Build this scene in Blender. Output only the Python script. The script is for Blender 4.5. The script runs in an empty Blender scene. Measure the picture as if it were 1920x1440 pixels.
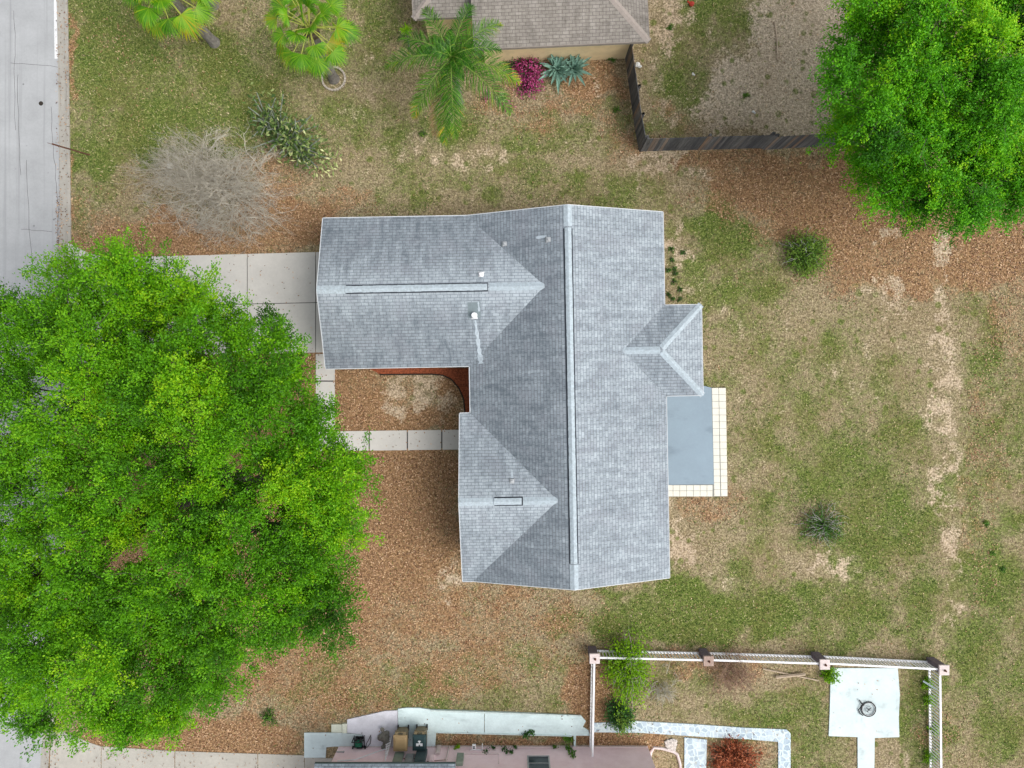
import bpy, math, random
import numpy as np
random.seed(7)
RNG = np.random.default_rng(7)
R = math.radians
scene = bpy.context.scene
col = scene.collection

# ------------------------------------------------------------------ camera
H = 33.5            # flying height of the drone, metres
F = 1286.0          # focal length in pixels of the 1920 px wide photograph
cd = bpy.data.cameras.new("camera"); cam = bpy.data.objects.new("camera", cd); col.objects.link(cam)
cam.location = (0, 0, H); cam.rotation_euler = (0, 0, 0)
cd.sensor_width = 36; cd.lens = 36 * F / 1920; cd.clip_end = 2000; cd.clip_start = 0.5
scene.camera = cam
# ------------------------------------------------------------------ sky + sun (bright overcast)
SUN_EL, SUN_AZ = 52.0, 112.0      # elevation, compass bearing (0 = north = +Y, clockwise)
w = bpy.data.worlds.new("World"); scene.world = w; w.use_nodes = True
nt = w.node_tree; nt.nodes.clear()
sky = nt.nodes.new("ShaderNodeTexSky"); sky.sky_type = 'NISHITA'; sky.sun_disc = False
sky.sun_elevation = R(SUN_EL); sky.sun_rotation = R(SUN_AZ); sky.dust_density = 4.0; sky.air_density = 1.0; sky.ozone_density = 1.0
hs = nt.nodes.new("ShaderNodeHueSaturation"); hs.inputs['Saturation'].default_value = 0.30
bg = nt.nodes.new("ShaderNodeBackground"); bg.inputs['Strength'].default_value = 0.15
wo = nt.nodes.new("ShaderNodeOutputWorld")
nt.links.new(sky.outputs[0], hs.inputs['Color']); nt.links.new(hs.outputs[0], bg.inputs[0]); nt.links.new(bg.outputs[0], wo.inputs[0])
sd = bpy.data.lights.new("sun", 'SUN'); sd.energy = 0.95; sd.angle = R(38); sd.color = (1.0, 0.965, 0.92)
sun = bpy.data.objects.new("sun", sd); col.objects.link(sun)
sun.rotation_euler = (R(90 - SUN_EL), 0, R(180 - SUN_AZ))
scene.view_settings.view_transform = 'Standard'; scene.view_settings.look = 'None'
scene.view_settings.gamma = 1; scene.view_settings.use_curve_mapping = False
scene.view_settings.exposure = 0.47
scene.render.engine = 'CYCLES'

# ------------------------------------------------------------------ helpers
def P(px, py, z=0.0):
    s = (H - z) / F
    return ((px - 960) * s, (720 - py) * s, z)
def PX(a, z=0.0):            # pixel list -> world xy array
    a = np.asarray(a, float); s = (H - z) / F
    return np.stack([(a[:, 0] - 960) * s, (720 - a[:, 1]) * s], 1)
def srgb(r, g, b, k=1.0):
    f = lambda c: (c / 255 / 12.92 if c / 255 <= 0.04045 else ((c / 255 + 0.055) / 1.055) ** 2.4) * k
    return (f(r), f(g), f(b), 1)

def tag(o, label=None, cat=None, group=None, kind=None):
    if label: o['label'] = label
    if cat: o['category'] = cat
    if group: o['group'] = group
    if kind: o['kind'] = kind
    return o
def thing(name, label, cat, loc, rz=0.0, group=None):
    o = bpy.data.objects.new(name, None); col.objects.link(o)
    o.location = loc; o.rotation_euler = (0, 0, rz); o.empty_display_size = 0.3
    return tag(o, label, cat, group)
def copy_tree(o, parent=None):
    c = o.copy(); col.objects.link(c); c.parent = parent
    for ch in list(o.children): copy_tree(ch, c)
    return c

class MB:
    """collects shapes in world (or local) coordinates and links them as one mesh object"""
    def __init__(s): s.v = []; s.f = []; s.uv = []
    def add(s, vs, fs, uvs=None):
        n = len(s.v); s.v += [tuple(p) for p in vs]; s.f += [tuple(i + n for i in f) for f in fs]
        s.uv += (uvs if uvs else [None] * len(fs))
        return s
    def box(s, x0, y0, z0, x1, y1, z1, rz=0.0, c=None):
        vs = [(x, y, z) for z in (z0, z1) for y in (y0, y1) for x in (x0, x1)]
        if rz:
            cx, cy = c if c else ((x0 + x1) / 2, (y0 + y1) / 2); C, S = math.cos(rz), math.sin(rz)
            vs = [(cx + (x - cx) * C - (y - cy) * S, cy + (x - cx) * S + (y - cy) * C, z) for x, y, z in vs]
        return s.add(vs, [(0, 2, 3, 1), (4, 5, 7, 6), (0, 1, 5, 4), (1, 3, 7, 5), (3, 2, 6, 7), (2, 0, 4, 6)])
    def frustum(s, cx, cy, z0, wx0, wy0, z1, wx1, wy1, dx=0, dy=0, rz=0.0):
        vs = []
        for z, a, b, ox, oy in ((z0, wx0, wy0, 0, 0), (z1, wx1, wy1, dx, dy)):
            for (i, j) in ((-1, -1), (1, -1), (-1, 1), (1, 1)):
                x, y = ox + i * a / 2, oy + j * b / 2
                vs.append((cx + x * math.cos(rz) - y * math.sin(rz), cy + x * math.sin(rz) + y * math.cos(rz), z))
        return s.add(vs, [(0, 2, 3, 1), (4, 5, 7, 6), (0, 1, 5, 4), (1, 3, 7, 5), (3, 2, 6, 7), (2, 0, 4, 6)])
    def prism(s, poly, z0, z1):
        a = sum(poly[i][0] * poly[(i + 1) % len(poly)][1] - poly[(i + 1) % len(poly)][0] * poly[i][1] for i in range(len(poly)))
        if a < 0: poly = poly[::-1]
        n = len(poly); vs = [(p[0], p[1], z0) for p in poly] + [(p[0], p[1], z1) for p in poly]
        return s.add(vs, [tuple(range(n - 1, -1, -1)), tuple(range(n, 2 * n))] + [(i, (i + 1) % n, n + (i + 1) % n, n + i) for i in range(n)])
    def tube(s, pts, rad, sides=6, cap=True):
        pts = [np.array(p, float) for p in pts]; n = len(pts)
        if not hasattr(rad, '__len__'): rad = [rad] * n
        vs = []
        ref = np.array((0.31, 0.17, 0.93))
        for i, p in enumerate(pts):
            t = pts[min(i + 1, n - 1)] - pts[max(i - 1, 0)]; t /= (np.linalg.norm(t) + 1e-9)
            a = np.cross(t, ref); na = np.linalg.norm(a)
            if na < 1e-3: a = np.cross(t, (1, 0, 0)); na = np.linalg.norm(a)
            a /= na; b = np.cross(t, a)
            for k in range(sides):
                th = 2 * math.pi * k / sides
                vs.append(tuple(p + rad[i] * (math.cos(th) * a + math.sin(th) * b)))
        fs = [(i * sides + k, i * sides + (k + 1) % sides, (i + 1) * sides + (k + 1) % sides, (i + 1) * sides + k) for i in range(n - 1) for k in range(sides)]
        if cap: fs += [tuple(range(sides - 1, -1, -1)), tuple((n - 1) * sides + k for k in range(sides))]
        return s.add(vs, fs)
    def cyl(s, cx, cy, z0, z1, r0, r1=None, n=20):
        r1 = r0 if r1 is None else r1
        vs = [(cx + r * math.cos(2 * math.pi * k / n), cy + r * math.sin(2 * math.pi * k / n), z) for r, z in ((r0, z0), (r1, z1)) for k in range(n)]
        return s.add(vs, [tuple(range(n - 1, -1, -1)), tuple(range(n, 2 * n))] + [(k, (k + 1) % n, n + (k + 1) % n, n + k) for k in range(n)])
    def ball(s, c, r, sz=1.0, n=10, m=7, jit=0.0):
        vs = []; fs = []
        for i in range(m + 1):
            ph = math.pi * i / m
            for k in range(n):
                th = 2 * math.pi * k / n; q = r * (1 + random.uniform(-jit, jit))
                vs.append((c[0] + q * math.sin(ph) * math.cos(th), c[1] + q * math.sin(ph) * math.sin(th), c[2] + q * sz * math.cos(ph)))
        for i in range(m):
            for k in range(n): fs.append((i * n + k, (i + 1) * n + k, (i + 1) * n + (k + 1) % n, i * n + (k + 1) % n))
        return s.add(vs, fs)
    def torus(s, c, R0, r, n=32, m=8, sz=1.0, a0=0, a1=2 * math.pi):
        pts = [(c[0] + R0 * math.cos(a0 + (a1 - a0) * i / n), c[1] + R0 * math.sin(a0 + (a1 - a0) * i / n), c[2]) for i in range(n + 1)]
        return s.tube(pts, r, m)
    def build(s, name, m, parent=None, local=False, smooth=False, origin=None, bevel=0.0):
        me = bpy.data.meshes.new(name)
        vs = np.array(s.v, float)
        if parent is not None and not local: off = np.array(parent.matrix_basis.translation); 
        elif parent is None: 
            off = np.array(origin) if origin is not None else np.array(((vs[:, 0].min() + vs[:, 0].max()) / 2, (vs[:, 1].min() + vs[:, 1].max()) / 2, vs[:, 2].min()))
        else: off = np.zeros(3)
        if parent is not None and parent.parent is not None and not local:
            off = off + np.array(parent.parent.matrix_basis.translation)
        vs = vs - off
        me.from_pydata([tuple(p) for p in vs], [], s.f)
        if any(u for u in s.uv):
            uvl = me.uv_layers.new(name="UVMap"); k = 0
            for fi, f in enumerate(s.f):
                for j in range(len(f)):
                    if s.uv[fi]: uvl.data[k].uv = s.uv[fi][j]
                    k += 1
        me.materials.append(m)
        if smooth: me.polygons.foreach_set('use_smooth', [True] * len(me.polygons))
        me.update()
        o = bpy.data.objects.new(name, me); col.objects.link(o)
        if parent is not None: o.parent = parent
        else: o.location = tuple(off)
        if bevel:
            b = o.modifiers.new("bevel", 'BEVEL'); b.width = bevel; b.segments = 2; b.limit_method = 'ANGLE'
        return o

def hash2(ix, iy, seed):
    n = (ix * 374761393 + iy * 668265263 + seed * 982451653) & 0x7fffffff
    n = ((n ^ (n >> 13)) * 1274126177) & 0x7fffffff
    return ((n ^ (n >> 16)) & 0xffff) / 65535.0
def vnoise(x, y, seed=0):
    ix = np.floor(x).astype(np.int64); iy = np.floor(y).astype(np.int64)
    fx = x - ix; fy = y - iy; fx = fx * fx * (3 - 2 * fx); fy = fy * fy * (3 - 2 * fy)
    a = hash2(ix, iy, seed); b = hash2(ix + 1, iy, seed); c = hash2(ix, iy + 1, seed); d = hash2(ix + 1, iy + 1, seed)
    return (a * (1 - fx) + b * fx) * (1 - fy) + (c * (1 - fx) + d * fx) * fy
def fbm(x, y, seed=0, oct=4):
    t = 0; a = 0.5; s = 0
    for k in range(oct):
        t = t + a * vnoise(x * 2 ** k + 17.3 * k, y * 2 ** k - 9.1 * k, seed + k); s += a; a *= 0.55
    return t / s
def inpoly(x, y, poly):
    poly = np.asarray(poly); n = len(poly); r = np.zeros(x.shape, bool); j = n - 1
    for i in range(n):
        xi, yi = poly[i]; xj, yj = poly[j]
        if yi != yj:
            r ^= ((yi > y) != (yj > y)) & (x < (xj - xi) * (y - yi) / (yj - yi) + xi)
        j = i
    return r
def polydist(x, y, poly):
    poly = np.asarray(poly, float); d = np.full(x.shape, 1e9)
    for i in range(len(poly)):
        a = poly[i]; b = poly[(i + 1) % len(poly)]; ab = b - a
        t = np.clip(((x - a[0]) * ab[0] + (y - a[1]) * ab[1]) / (ab @ ab), 0, 1)
        d = np.minimum(d, np.hypot(x - a[0] - t * ab[0], y - a[1] - t * ab[1]))
    return d

# ------------------------------------------------------------------ materials
def new_mat(name):
    m = bpy.data.materials.new(name); m.use_nodes = True; t = m.node_tree; t.nodes.clear()
    o = t.nodes.new("ShaderNodeOutputMaterial"); b = t.nodes.new("ShaderNodeBsdfPrincipled")
    t.links.new(b.outputs[0], o.inputs[0]); b.inputs['Roughness'].default_value = 0.85
    b.inputs['Specular IOR Level'].default_value = 0.25
    return m, t, b
def nd(t, typ, **kw):
    n = t.nodes.new(typ)
    for k, v in kw.items(): setattr(n, k, v)
    return n
def noise(t, vec, scale, detail=4, rough=0.55, dist=0.0):
    n = nd(t, "ShaderNodeTexNoise"); n.inputs['Scale'].default_value = scale; n.inputs['Detail'].default_value = detail
    n.inputs['Roughness'].default_value = rough; n.inputs['Distortion'].default_value = dist
    if vec is not None: t.links.new(vec, n.inputs['Vector'])
    return n.outputs['Fac']
def ramp(t, fac, stops, interp='LINEAR'):
    r = nd(t, "ShaderNodeValToRGB"); r.color_ramp.interpolation = interp; e = r.color_ramp.elements
    while len(e) < len(stops): e.new(0.5)
    for k, (p, c) in enumerate(stops): e[k].position = p; e[k].color = c if len(c) == 4 else (*c, 1)
    t.links.new(fac, r.inputs[0]); return r.outputs[0]
def mix(t, fac, a, b, mode='MIX'):
    n = nd(t, "ShaderNodeMix", data_type='RGBA', blend_type=mode)
    for s, v in ((0, fac), (6, a), (7, b)):
        if isinstance(v, bpy.types.NodeSocket): t.links.new(v, n.inputs[s])
        else: n.inputs[s].default_value = v
    return n.outputs[2]
def mth(t, op, a, b=None, clamp=False):
    n = nd(t, "ShaderNodeMath", operation=op); n.use_clamp = clamp
    for s, v in ((0, a), (1, b)):
        if v is None: continue
        if isinstance(v, bpy.types.NodeSocket): t.links.new(v, n.inputs[s])
        else: n.inputs[s].default_value = v
    return n.outputs[0]
def step(t, v, lo, hi):
    n = nd(t, "ShaderNodeMapRange"); n.inputs[1].default_value = lo; n.inputs[2].default_value = hi; n.interpolation_type = 'SMOOTHSTEP'
    t.links.new(v, n.inputs[0]); return n.outputs[0]
def bump(t, b, h, strength, dist=0.02):
    n = nd(t, "ShaderNodeBump"); n.inputs['Strength'].default_value = strength; n.inputs['Distance'].default_value = dist
    t.links.new(h, n.inputs['Height']); t.links.new(n.outputs[0], b.inputs['Normal'])
def coords(t, kind='Object'): return nd(t, "ShaderNodeTexCoord").outputs[kind]
def gpos(t): return nd(t, "ShaderNodeNewGeometry").outputs['Position']
G4 = lambda v: (v, v, v, 1)

def mat(name, c, rough=0.8, var=0.15, scale=6.0, bmp=0.2, metal=0.0, fine=40.0):
    m, t, b = new_mat(name)
    p = gpos(t)
    f = noise(t, p, scale, 5, 0.6); g = noise(t, p, fine, 3, 0.6)
    k = mth(t, 'ADD', mth(t, 'MULTIPLY', f, 0.7), mth(t, 'MULTIPLY', g, 0.3))
    lo = tuple(x * (1 - var * 1.6) for x in c[:3]) + (1,); hi = tuple(min(1, x * (1 + var * 1.3)) for x in c[:3]) + (1,)
    t.links.new(ramp(t, k, [(0.3, lo), (0.7, hi)]), b.inputs['Base Color'])
    b.inputs['Roughness'].default_value = rough; b.inputs['Metallic'].default_value = metal
    if bmp: bump(t, b, k, bmp, 0.01)
    return m

def concrete(name, c, stain=0.25, streak=None, spot=0.0):
    m, t, b = new_mat(name); p = gpos(t)
    a = noise(t, p, 0.8, 6, 0.65); f = noise(t, p, 9, 5, 0.7); g = noise(t, p, 70, 3, 0.6)
    k = mth(t, 'ADD', mth(t, 'MULTIPLY', a, 0.5), mth(t, 'ADD', mth(t, 'MULTIPLY', f, 0.25), mth(t, 'MULTIPLY', g, 0.25)))
    lo = tuple(x * (1 - stain) for x in c[:3]) + (1,); hi = tuple(min(1, x * (1 + stain * 0.6)) for x in c[:3]) + (1,)
    cc = ramp(t, k, [(0.33, lo), (0.66, hi)])
    if streak:
        mp = nd(t, "ShaderNodeMapping"); mp.inputs['Scale'].default_value = streak; t.links.new(p, mp.inputs[0])
        s = noise(t, mp.outputs[0], 1.0, 5, 0.6)
        cc = mix(t, step(t, s, 0.52, 0.75), cc, tuple(x * 0.72 for x in c[:3]) + (1,))
    if spot:
        v = nd(t, "ShaderNodeTexVoronoi"); v.inputs['Scale'].default_value = 0.9; t.links.new(p, v.inputs['Vector'])
        cc = mix(t, mth(t, 'MULTIPLY', mth(t, 'SUBTRACT', 1.0, step(t, v.outputs['Distance'], 0.02, 0.06)), spot), cc, (0.08, 0.08, 0.075, 1))
    t.links.new(cc, b.inputs['Base Color']); bump(t, b, k, 0.35, 0.01); b.inputs['Roughness'].default_value = 0.9
    return m

def leaf_mat(name, stops, trans=0.35, island=0.5, rough=0.55):
    """leaf colour runs over the 'tint' attribute of each leaf"""
    m = bpy.data.materials.new(name); m.use_nodes = True; t = m.node_tree; t.nodes.clear()
    o = nd(t, "ShaderNodeOutputMaterial"); b = nd(t, "ShaderNodeBsdfPrincipled"); tr = nd(t, "ShaderNodeBsdfTranslucent"); ms = nd(t, "ShaderNodeMixShader")
    b.inputs['Roughness'].default_value = rough; b.inputs['Specular IOR Level'].default_value = 0.3
    at = nd(t, "ShaderNodeAttribute"); at.attribute_name = 'tint'
    c = ramp(t, at.outputs['Fac'], stops)
    t.links.new(c, b.inputs['Base Color'])
    t.links.new(mix(t, 1.0, c, (1.25, 1.2, 0.6, 1), 'MULTIPLY'), tr.inputs[0])
    ms.inputs[0].default_value = trans
    t.links.new(b.outputs[0], ms.inputs[1]); t.links.new(tr.outputs[0], ms.inputs[2]); t.links.new(ms.outputs[0], o.inputs[0])
    return m

def shingle_mat(name, base, dark, light, hue_blotch, rx=0.30, ry=0.142):
    m, t, b = new_mat(name); uv = coords(t, 'UV')
    br = nd(t, "ShaderNodeTexBrick"); br.inputs['Scale'].default_value = 1.0; br.inputs['Brick Width'].default_value = rx; br.inputs['Row Height'].default_value = ry
    br.inputs['Mortar Size'].default_value = 0.012; br.inputs['Mortar Smooth'].default_value = 0.3; br.inputs['Bias'].default_value = 0.0
    br.inputs['Color1'].default_value = G4(0.0); br.inputs['Color2'].default_value = G4(1.0); br.inputs['Mortar'].default_value = G4(0.5)
    t.links.new(uv, br.inputs['Vector'])
    mp = nd(t, "ShaderNodeMapping"); mp.inputs['Scale'].default_value = (3.6, 0.75, 1); t.links.new(uv, mp.inputs[0])
    s = noise(t, mp.outputs[0], 1.0, 6, 0.68, 0.4)
    big = noise(t, uv, 0.33, 4, 0.6)
    mp2 = nd(t, "ShaderNodeMapping"); mp2.inputs['Scale'].default_value = (3.3, 7.0, 1); t.links.new(uv, mp2.inputs[0])
    tab = noise(t, mp2.outputs[0], 1.0, 2, 0.6)
    fine = noise(t, uv, 16, 3, 0.6)
    k = mth(t, 'ADD', mth(t, 'MULTIPLY', s, 0.42), mth(t, 'ADD', mth(t, 'MULTIPLY', tab, 0.22), mth(t, 'ADD', mth(t, 'MULTIPLY', fine, 0.16), mth(t, 'MULTIPLY', big, 0.20))))
    k = mth(t, 'ADD', k, mth(t, 'MULTIPLY', mth(t, 'SUBTRACT', br.outputs['Color'], 0.5), 0.05))
    at = nd(t, "ShaderNodeAttribute"); at.attribute_name = 'wear_and_sun'
    k = mth(t, 'ADD', k, at.outputs['Fac'])
    c = ramp(t, k, [(0.36, dark), (0.5, base), (0.64, light)])
    c = mix(t, mth(t, 'MULTIPLY', step(t, noise(t, uv, 0.9, 3, 0.5), 0.45, 0.7), 0.35), c, hue_blotch)
    c = mix(t, mth(t, 'MULTIPLY', br.outputs['Fac'], 0.62), c, tuple(x * 0.45 for x in dark[:3]) + (1,))  # dark lines paint the shadow under each shingle edge, along with the tab joints
    t.links.new(c, b.inputs['Base Color'])
    sep = nd(t, "ShaderNodeSeparateXYZ"); t.links.new(uv, sep.inputs[0])
    saw = mth(t, 'FRACT', mth(t, 'DIVIDE', sep.outputs[1], ry))
    h = mth(t, 'ADD', mth(t, 'MULTIPLY', mth(t, 'SUBTRACT', 1.0, saw), 0.6), mth(t, 'MULTIPLY', fine, 0.5))
    bump(t, b, h, 0.5, 0.012); b.inputs['Roughness'].default_value = 0.92
    return m

M = {}
M['shingle'] = shingle_mat('grey_shingles', srgb(140, 149, 156), srgb(104, 113, 121), srgb(174, 184, 191), srgb(140, 144, 152))
M['shingle_tan'] = shingle_mat('taupe_shingles', srgb(138, 132, 124), srgb(104, 98, 92), srgb(164, 158, 150), srgb(136, 130, 124))
M['shingle_dark'] = shingle_mat('slate_shingles', srgb(112, 122, 130), srgb(76, 84, 92), srgb(150, 160, 168), srgb(120, 124, 134))
M['cap'] = mat('ridge_cap', srgb(174, 186, 193), 0.9, 0.18, 9, 0.3)
M['cap_tan'] = mat('ridge_cap_tan', srgb(160, 150, 142), 0.9, 0.1, 7, 0.3)
M['black'] = mat('black_metal', (0.02, 0.02, 0.022, 1), 0.5, 0.1)
M['gap'] = mat('dark_vent_gap', (0.03, 0.035, 0.045, 1), 0.9, 0.1)
M['white'] = mat('white_paint', (0.82, 0.82, 0.83, 1), 0.55, 0.08, 4, 0.1)
M['fascia'] = mat('fascia_paint', (0.6, 0.63, 0.65, 1), 0.6, 0.08, 4, 0.1)
M['stucco'] = mat('grey_stucco', (0.42, 0.42, 0.40, 1), 0.95, 0.1, 3, 0.4)
M['stucco_tan'] = mat('cream_stucco', srgb(234, 212, 168), 0.95, 0.10, 2, 0.4)
M['stucco_pink'] = mat('pink_stucco', srgb(252, 222, 226), 0.95, 0.08, 2.0, 0.3)
M['glass'] = mat('window_glass', (0.05, 0.07, 0.08, 1), 0.08, 0.1, 2, 0.0)
M['metal'] = mat('galvanised_metal', (0.45, 0.47, 0.48, 1), 0.45, 0.15, 8, 0.1, 0.6)
M['stain'] = mat('bleached_shingle_streak', srgb(176, 187, 195), 0.9, 0.15, 9, 0.2)
M['concrete'] = concrete('pale_concrete', srgb(201, 198, 191), 0.14, None, 0.25)
M['concrete_old'] = concrete('weathered_concrete', srgb(180, 176, 166), 0.24, None, 0.4)
M['road'] = concrete('bleached_asphalt', srgb(170, 172, 173), 0.2, (3.4, 0.05, 1), 0.6)
M['gutter'] = concrete('gutter_concrete', srgb(168, 164, 155), 0.25, (5.0, 0.25, 1), 0.6)
M['paint_line'] = mat('road_paint', (0.74, 0.75, 0.75, 1), 0.7, 0.1, 12, 0.1)
M['turq'] = concrete('pale_turquoise_paint', srgb(222, 243, 243), 0.26, (0.6, 2.0, 1), 0.9)
M['turq_old'] = concrete('worn_lilac_grey_paint', srgb(222, 222, 230), 0.24, (1.2, 1.2, 1), 0.5)
M['patio_white'] = concrete('worn_white_paint', srgb(210, 224, 224), 0.16, (1.5, 1.5, 1), 1.0)
M['patio'] = concrete('blue_grey_deck_paint', srgb(143, 160, 172), 0.10, (0.5, 1.1, 1), 0.1)
M['tile'] = mat('cream_tile', srgb(224, 221, 207), 0.6, 0.05, 3, 0.1)
M['grout'] = mat('grout', (0.30, 0.30, 0.27, 1), 0.9, 0.1)
M['bark'] = mat('grey_bark', (0.085, 0.072, 0.062, 1), 0.95, 0.35, 6, 0.8)
M['palm_bark'] = mat('palm_bark', (0.20, 0.185, 0.165, 1), 0.95, 0.3, 7, 0.8)
M['twig'] = mat('dry_twig', srgb(184, 178, 164), 0.9, 0.25, 3, 0.2)
M['twig_red'] = mat('russet_twig', srgb(160, 132, 112), 0.9, 0.25, 3, 0.2)
M['rust'] = mat('rusty_iron', (0.16, 0.075, 0.05, 1), 0.9, 0.35, 9, 0.3)
M['mulch'] = mat('red_mulch', srgb(146, 80, 54), 0.98, 0.5, 14, 1.0, fine=30)
M['edging'] = mat('black_edging', (0.035, 0.028, 0.022, 1), 0.8, 0.2)
M['pillar'] = mat('mauve_grey_pillar', srgb(118, 108, 116), 0.9, 0.2, 6, 0.4)
M['cap_pink'] = mat('pale_pink_cap', srgb(216, 202, 198), 0.8, 0.12, 9, 0.2)
M['cap_old'] = mat('weathered_pink_cap', srgb(168, 146, 134), 0.85, 0.2, 9, 0.2)
M['binlid_tan'] = mat('tan_plastic', srgb(166, 142, 104), 0.5, 0.06, 3, 0.05)
M['bin_body'] = mat('olive_tan_plastic', srgb(122, 110, 84), 0.5, 0.08, 3, 0.05)
M['binlid_green'] = mat('dark_green_plastic', srgb(52, 74, 76), 0.45, 0.08, 3, 0.05)
M['green'] = mat('green_enamel', (0.02, 0.16, 0.09, 1), 0.35, 0.1)
M['box_green'] = mat('pale_green_box_paint', srgb(140, 152, 138), 0.6, 0.1)
M['box_teal'] = mat('slate_teal_box_paint', srgb(78, 96, 98), 0.5, 0.15)
M['rubber'] = mat('black_rubber', (0.03, 0.03, 0.03, 1), 0.8, 0.2)
M['rock'] = mat('grey_rock', (0.22, 0.21, 0.18, 1), 0.95, 0.35, 8, 0.7)
M['plank'] = mat('bleached_plank', srgb(190, 172, 150), 0.9, 0.2, 5, 0.3)
M['red'] = mat('red_plastic', (0.45, 0.05, 0.03, 1), 0.5, 0.1)
M['ball'] = mat('white_plastic', (0.75, 0.75, 0.72, 1), 0.5, 0.06)
M['litter'] = leaf_mat('fallen_leaf', [(0, srgb(78, 54, 38)), (0.3, srgb(130, 96, 68)), (0.6, srgb(178, 140, 106)), (0.85, srgb(224, 192, 156)), (1, srgb(142, 88, 60))], 0.05)
M['blade'] = leaf_mat('grass_blade', [(0, srgb(44, 76, 16)), (0.3, srgb(86, 114, 40)), (0.5, srgb(128, 136, 74)), (0.75, srgb(178, 164, 118)), (1, srgb(222, 204, 168))], 0.2)
M['leaf_oak'] = leaf_mat('bright_green_leaf', [(0, srgb(50, 100, 6)), (0.45, srgb(92, 156, 8)), (0.75, srgb(120, 180, 12)), (1, srgb(154, 196, 20))], 0.27)
M['leaf_elm'] = leaf_mat('fine_green_leaf', [(0, srgb(48, 108, 8)), (0.5, srgb(86, 164, 8)), (0.8, srgb(122, 192, 12)), (1, srgb(158, 208, 20))], 0.27)
M['leaf_fan'] = leaf_mat('fan_palm_leaf', [(0, srgb(46, 92, 8)), (0.5, srgb(88, 150, 16)), (0.8, srgb(134, 180, 34)), (1, srgb(176, 168, 30))], 0.3, rough=0.4)
M['leaf_queen'] = leaf_mat('feather_palm_leaf', [(0, srgb(28, 66, 12)), (0.4, srgb(62, 122, 20)), (0.75, srgb(118, 168, 44)), (0.92, srgb(184, 178, 40)), (1, srgb(214, 168, 40))], 0.3, rough=0.4)
M['frond_dead'] = leaf_mat('dead_frond', [(0, srgb(150, 120, 84)), (1, srgb(206, 176, 132))], 0.1)
M['leaf_shrub'] = leaf_mat('shrub_leaf', [(0, srgb(40, 78, 22)), (0.5, srgb(72, 122, 36)), (1, srgb(128, 160, 60))], 0.25)
M['leaf_grey'] = leaf_mat('grey_green_leaf', [(0, srgb(54, 84, 36)), (0.5, srgb(98, 126, 62)), (0.8, srgb(160, 172, 108)), (1, srgb(216, 218, 160))], 0.15)
M['leaf_lime'] = leaf_mat('lime_leaf', [(0, srgb(78, 130, 12)), (0.6, srgb(124, 176, 14)), (1, srgb(160, 200, 30))], 0.35)
M['leaf_dark'] = leaf_mat('dark_leaf', [(0, srgb(26, 58, 22)), (0.6, srgb(50, 98, 40)), (1, srgb(90, 140, 60))], 0.2)
M['leaf_rust'] = leaf_mat('rust_frond', [(0, srgb(92, 38, 18)), (0.5, srgb(150, 76, 44)), (1, srgb(190, 120, 84))], 0.1)
M['magenta'] = leaf_mat('magenta_bract', [(0, srgb(40, 70, 30)), (0.36, srgb(60, 80, 40)), (0.42, srgb(140, 40, 96)), (0.65, srgb(188, 62, 136)), (1, srgb(222, 130, 176))], 0.3)
M['agave'] = mat('blue_green_agave', srgb(118, 154, 138), 0.5, 0.25, 5, 0.1)
M['petiole_green'] = mat('green_leaf_stem', srgb(120, 150, 62), 0.6, 0.1)
M['petiole'] = mat('pale_leaf_stem', srgb(170, 176, 84), 0.6, 0.1)

# ------------------------------------------------------------------ ground masks (what grows or lies where)
# soft ellipses: (px, py, rx, ry, value) in the ground plane
GREEN = [(200,60,120,120,.95),(330,170,220,150,.88),(200,260,90,50,1.0),(560,120,160,150,.55),(690,60,90,90,.5),(180,360,60,60,.5),(300,280,90,40,.75),(450,250,90,60,.75),(150,150,30,300,.75),
 (680,240,120,50,.55),(800,330,120,60,.45),(880,240,90,40,.6),(1010,255,110,30,.6),(960,340,160,35,.55),(1130,230,40,50,.5),(1150,370,140,26,.5),
 (1290,120,80,80,.75),(1390,20,90,45,.8),(1350,180,50,30,.7),(1250,240,50,30,.7),
 (1340,440,70,70,.95),(1400,520,90,60,.6),(1410,640,60,60,.5),(1370,740,50,60,.55),(1450,820,90,70,.55),(1540,700,120,110,.5),(1640,760,90,120,.5),(1570,860,150,70,.62),(1700,900,80,140,.62),(1860,820,80,300,.6),(1860,1200,80,260,.68),(1650,1000,120,120,.72),(1450,960,60,60,.6),(1400,1060,60,60,.55),(1300,1120,120,40,1.0),(1400,1145,130,40,1.1),(1580,1160,120,60,.75),(1250,1165,180,35,1.0),(1180,1130,80,30,.7),(1700,1130,80,70,.6),(1120,1170,80,30,.5),
 (1260,820,16,200,0.0),(940,1270,160,60,.5),(740,1300,160,40,.65),(1030,1310,90,50,.4),(620,1250,60,60,.5),(660,1310,120,30,.6),(900,1300,140,30,.55),(1500,1330,70,60,.85),(1420,1350,90,40,.7),(1520,1410,60,40,.6),(1720,1330,50,110,.75),(1290,1290,90,60,.4),(1730,1200,40,20,.6),(1300,530,40,120,.45),(440,1290,60,20,.35)]
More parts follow.
